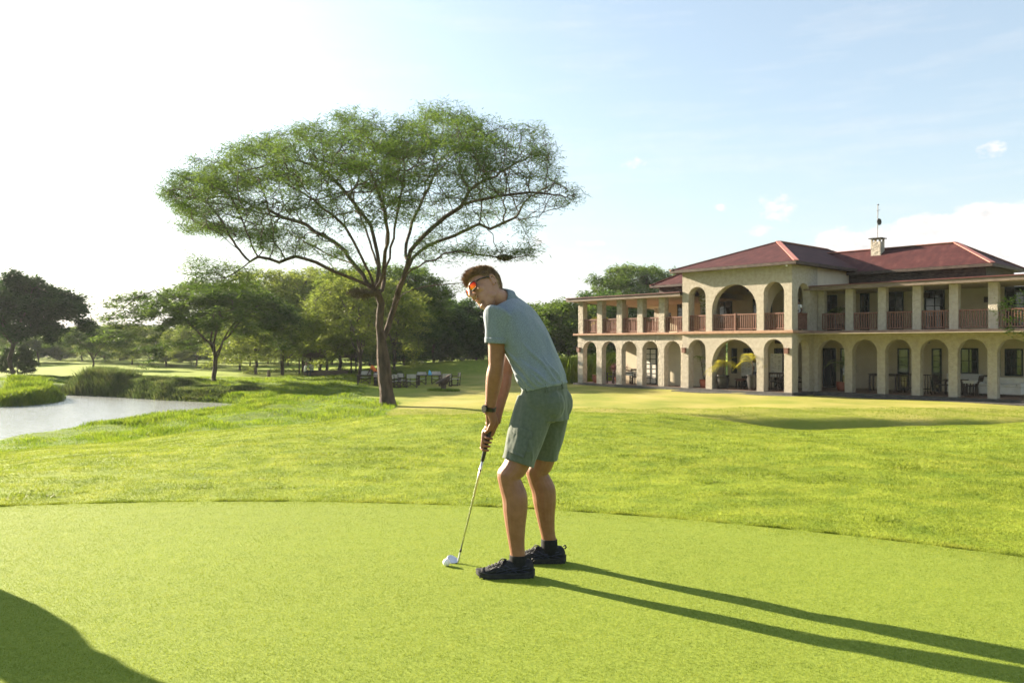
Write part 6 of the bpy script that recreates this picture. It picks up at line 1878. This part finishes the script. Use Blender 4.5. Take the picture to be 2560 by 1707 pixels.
# maroon shrub beside the end arch
o = empty('maroon_shrub', CW(-12.75, 1.5, FL)); tag(o, 'rounded maroon leaved shrub in a pot behind the dark armchair', 'potted plant')
mb = MB(); mb.lathe([(.18, 0), (.26, .3), (.28, .45), (.24, .45), (.02, .42)], n=18); mb.build('pot', M['terracotta'], o, smooth=True)
tri_mesh('foliage', sprays(np.random.default_rng(5).normal(0, .17, (60, 3)) * np.array([1.2, 1.2, .6]) + np.array([0, 0, 1.0]), 22, .11, .06, .10, .8), 4, M['maroon'], o)
mb = MB(); mb.tube([(0, 0, .4), (0, 0, 1.0)], .025, 6); mb.build('stem', M['bark2'], o)

def wood_chair(arms_=True, h=.95, name='wooden_chair'):
    o = empty(name); w, d = .27, .26
    mb = MB(); mb.box(-d, d, -w, w, .42, .47); mb.build('seat', M['dark_wood'], o)
    for sx_ in (-1, 1):
        for sy_ in (-1, 1):
            mb = MB(); mb.box(sx_ * d - .03, sx_ * d + .03, sy_ * w - .03, sy_ * w + .03, 0, .42 if sx_ > 0 else .42); mb.build('leg', M['dark_wood'], o)
    mb = MB()
    for s in (-1, 1): mb.bar((-d, s * w, .47), (-d - .1, s * w, h), .05, .05)
    mb.bar((-d - .09, -w, h - .05), (-d - .09, w, h - .05), .04, .10)
    for k in range(5): y = -w + .09 + k * .09; mb.bar((-d - .01, y, .49), (-d - .085, y, h - .08), .05, .02, up=(0, 1, 0))
    mb.build('backrest', M['dark_wood'], o)
    if arms_:
        for s in (-1, 1): mb = MB(); mb.bar((-d - .04, s * w, .66), (d + .02, s * w, .66), .07, .03); mb.bar((d - .02, s * w, .47), (d - .02, s * w, .65), .05, .05); mb.build('armrest', M['dark_wood'], o)
    return o
GW = 'dark wooden chairs in the ground floor arcade'
w0 = wood_chair()
for k, (x, y, yw, lb) in enumerate(((-12.75, .95, -90, 'dark wooden armchair under the second arch from the far end'), (-11.0, 1.2, -30, 'dark wooden armchair beside the cloth covered table'), (-4.0, 2.4, 200, 'dark chair under the big arch by the notice board'), (-1.35, 1.5, -60, 'dark armchair under the arch nearest the corner'), (-.85, 2.4, 30, 'dark armchair deeper under the arch nearest the corner'), (-2.0, 1.9, 110, 'dark armchair just past the pier of the big arch'), (-.9, 3.9, 0, 'dark armchair seen through the side arch'), (5.6, 4.6, 0, 'dark chair at the table before the white dado'), (7.0, 4.7, 180, 'dark chair across the table before the white dado'), (7.45, 5.3, -90, 'dark chair next to the white sofa'))):
    o = w0 if k == 0 else copy_tree(w0)
    o.location = CW(x, y, FL + .012); o.rotation_euler = (0, 0, R(yw - 47.5)); tag(o, lb, 'chair', GW)
def table(x, y, L, Wd, h, lb, cloth_=False, mt='dark_wood'):
    o = empty('wooden_table', CW(x, y, FL + .012), R(-47.5)); tag(o, lb, 'table')
    mb = MB(); mb.box(-L / 2, L / 2, -Wd / 2, Wd / 2, h - .05, h); mb.box(-L / 2 + .05, L / 2 - .05, -Wd / 2 + .05, Wd / 2 - .05, h - .13, h - .05); mb.build('tabletop', M[mt], o)
    for sx_ in (-1, 1):
        for sy_ in (-1, 1):
            mb = MB(); a, b_ = sx_ * (L / 2 - .07), sy_ * (Wd / 2 - .07); mb.box(a - .035, a + .035, b_ - .035, b_ + .035, 0, h - .13); mb.build('leg', M['dark_wood'], o)
    return o
table(-11.6, 1.35, .8, .7, .72, 'small dark table under the third arch')
mb = MB(); mb.box(-.36, .36, -.3, .3, .0, .012); mb.box(-.36, .36, -.312, -.3, -.2, .012); mb.box(.36, .372, -.3, .3, -.25, .012)
o = mb.build('tablecloth', M['white']); o.location = CW(-11.55, 1.35, FL + .745); o.rotation_euler = (0, 0, R(-47.5)); tag(o, 'pale cloth over the small table under the third arch', 'tablecloth')
table(-3.95, 1.5, .45, .4, .55, 'little orange brown side table under the big arch', mt='rail')
table(-1.3, 2.2, .7, .7, .72, 'dark table under the arch nearest the corner')
table(2.6, 4.9, 1.5, .6, .92, 'long high dark table in the shaded arcade')
table(6.2, 4.7, .9, .8, .74, 'dark dining table before the white dado')
table(7.1, 3.9, .55, .5, .72, 'small white topped table near the sofa', mt='board')
def stool():
    o = empty('bar_stool')
    mb = MB(); mb.lathe([(.02, .93), (.17, .93), (.19, .95), (.19, .97), (.02, .98)], n=16); mb.build('seat', M['dark_wood'], o, smooth=True)
    for k in range(4):
        a = .785 + k * 1.571; mb = MB(); mb.tube([(.14 * math.cos(a), .14 * math.sin(a), .93), (.19 * math.cos(a), .19 * math.sin(a), .6), (.15 * math.cos(a), .15 * math.sin(a), .15), (.21 * math.cos(a), .21 * math.sin(a), 0)], .018, 6); mb.build('leg', M['dark_wood'], o, smooth=True)
    mb = MB(); mb.lathe([(.155, .24), (.17, .25), (.17, .27), (.155, .28), (.145, .26)], n=16, cap=False); mb.build('foot_ring', M['dark_wood'], o, smooth=True)
    return o
s0 = stool()
GS = 'dark bar stools in the shaded arcade'
for k, (x, y, lb) in enumerate(((3.75, 4.4, 'dark bar stool closest to the long high table'), (4.35, 4.0, 'dark bar stool standing alone in the arch past the long table'), (5.25, 3.5, 'dark bar stool by the glazed door with seven panes'))):
    o = s0 if k == 0 else copy_tree(s0)
    o.location = CW(x, y, FL + .012); o.scale = (1.15, 1.15, 1.0 if k else .92); tag(o, lb, 'stool', GS)
o = empty('sofa', CW(8.15, 4.9, FL + .012), R(-47.5)); tag(o, 'white upholstered sofa in the shaded arcade', 'sofa')
mb = MB(); mb.box(-.95, .95, -.4, .4, .08, .44); mb.build('base', M['board'], o, bevel=.04)
mb = MB(); mb.box(-.95, .95, .25, .48, .44, .88); mb.build('backrest', M['board'], o, bevel=.06)
for s in (-1, 1): mb = MB(); mb.box(s * .86 - .09, s * .86 + .09, -.4, .25, .44, .64); mb.build('armrest', M['board'], o, bevel=.05)
for k in range(2): mb = MB(); mb.box(-.76 + k * .77, -.01 + k * .77, -.4, .25, .44, .56); mb.build('cushion', M['board'], o, bevel=.05)
# notice boards with rows of small print too blurred to read
def board(x, y, lb):
    o = empty('notice_board', CW(x, y, FL + .012), R(-47.5)); tag(o, lb, 'notice board', 'white notice boards under the block arches')
    mb = MB(); mb.box(-.36, .36, -.02, .02, .62, 1.95); mb.build('panel', M['board'], o)
    for s in (-1, 1): mb = MB(); mb.box(s * .33 - .02, s * .33 + .02, .02, .05, 0, 1.95); mb.build('leg', M['dark_wood'], o)
    mb = MB(); g = np.random.default_rng(int(abs(x) * 10))
    for k in range(11):
        z = 1.84 - k * .1
        for c in range(3):
            if g.random() < .75: mb.box(-.30 + c * .21, -.30 + c * .21 + g.uniform(.06, .17), -.024, -.0205, z, z + .018)
    mb.build('print', M['plinth'], o)
board(-4.7, 3.4, 'white notice board under the big arch beside the walking person'); board(-2.75, 3.3, 'white notice board under the arch nearest the corner')

# sapling whose twigs reach into the picture past the clubhouse
g = np.random.default_rng(51)
SY = 24.0; SX = (2625 - 1280) / F * SY; SZ = hz(SX, SY)
def sp(u, v, dy): 
    w = P(u, v, SY + dy); return np.array([w.x - SX, dy, w.z - SZ])
sp_, pr_ = [np.zeros(3), np.array([.05, 0, 1.4]), sp(2622, 860, 0), sp(2612, 800, .05)], [-1, 0, 1, 2]
sp_, pr_ = refine(sp_, pr_, g, .03)
A = [sp(2575 + g.normal(0, 42), 783 + g.normal(0, 26), g.normal(0, .45)) for _ in range(60)] + [sp(2508 + g.normal(0, 16), 752 + g.normal(0, 7), g.normal(0, .2)) for _ in range(5)]
p_, q_ = grow(sp_, pr_, A, .13, 3, .14, 40, .0, g)
r_, k_ = radii(p_, q_, .004, 2.3)
o = empty('acacia_tree', (SX, SY, SZ)); tag(o, 'young acacia twigs reaching in front of the last balcony bay', 'tree')
branch_mesh(p_, q_, r_, 3).build('trunk', M['bark2'], o, smooth=True)
tri_mesh('crown', sprays(p_[r_ < .008], 9, .16, .03, .09, .6, g), 4, M['leaf_fresh'], o)
# ------------------------------------------------------------------ air
mb = MB(); mb.box(-330, 330, -40, 330, -4.5, 16)
hm_ = bpy.data.materials.new('haze'); hm_.use_nodes = True
nn_ = hm_.node_tree.nodes; nn_.remove(nn_['Principled BSDF'])
pv = nn_.new('ShaderNodeVolumePrincipled')
pv.inputs['Color'].default_value = (.90, .95, 1.0, 1); pv.inputs['Density'].default_value = .00021; pv.inputs['Anisotropy'].default_value = .12
hm_.node_tree.links.new(pv.outputs[0], nn_['Material Output'].inputs['Volume'])
o = mb.build('haze', hm_); o['kind'] = 'stuff'; tag(o, 'thin bright haze over the far fairway', 'haze')
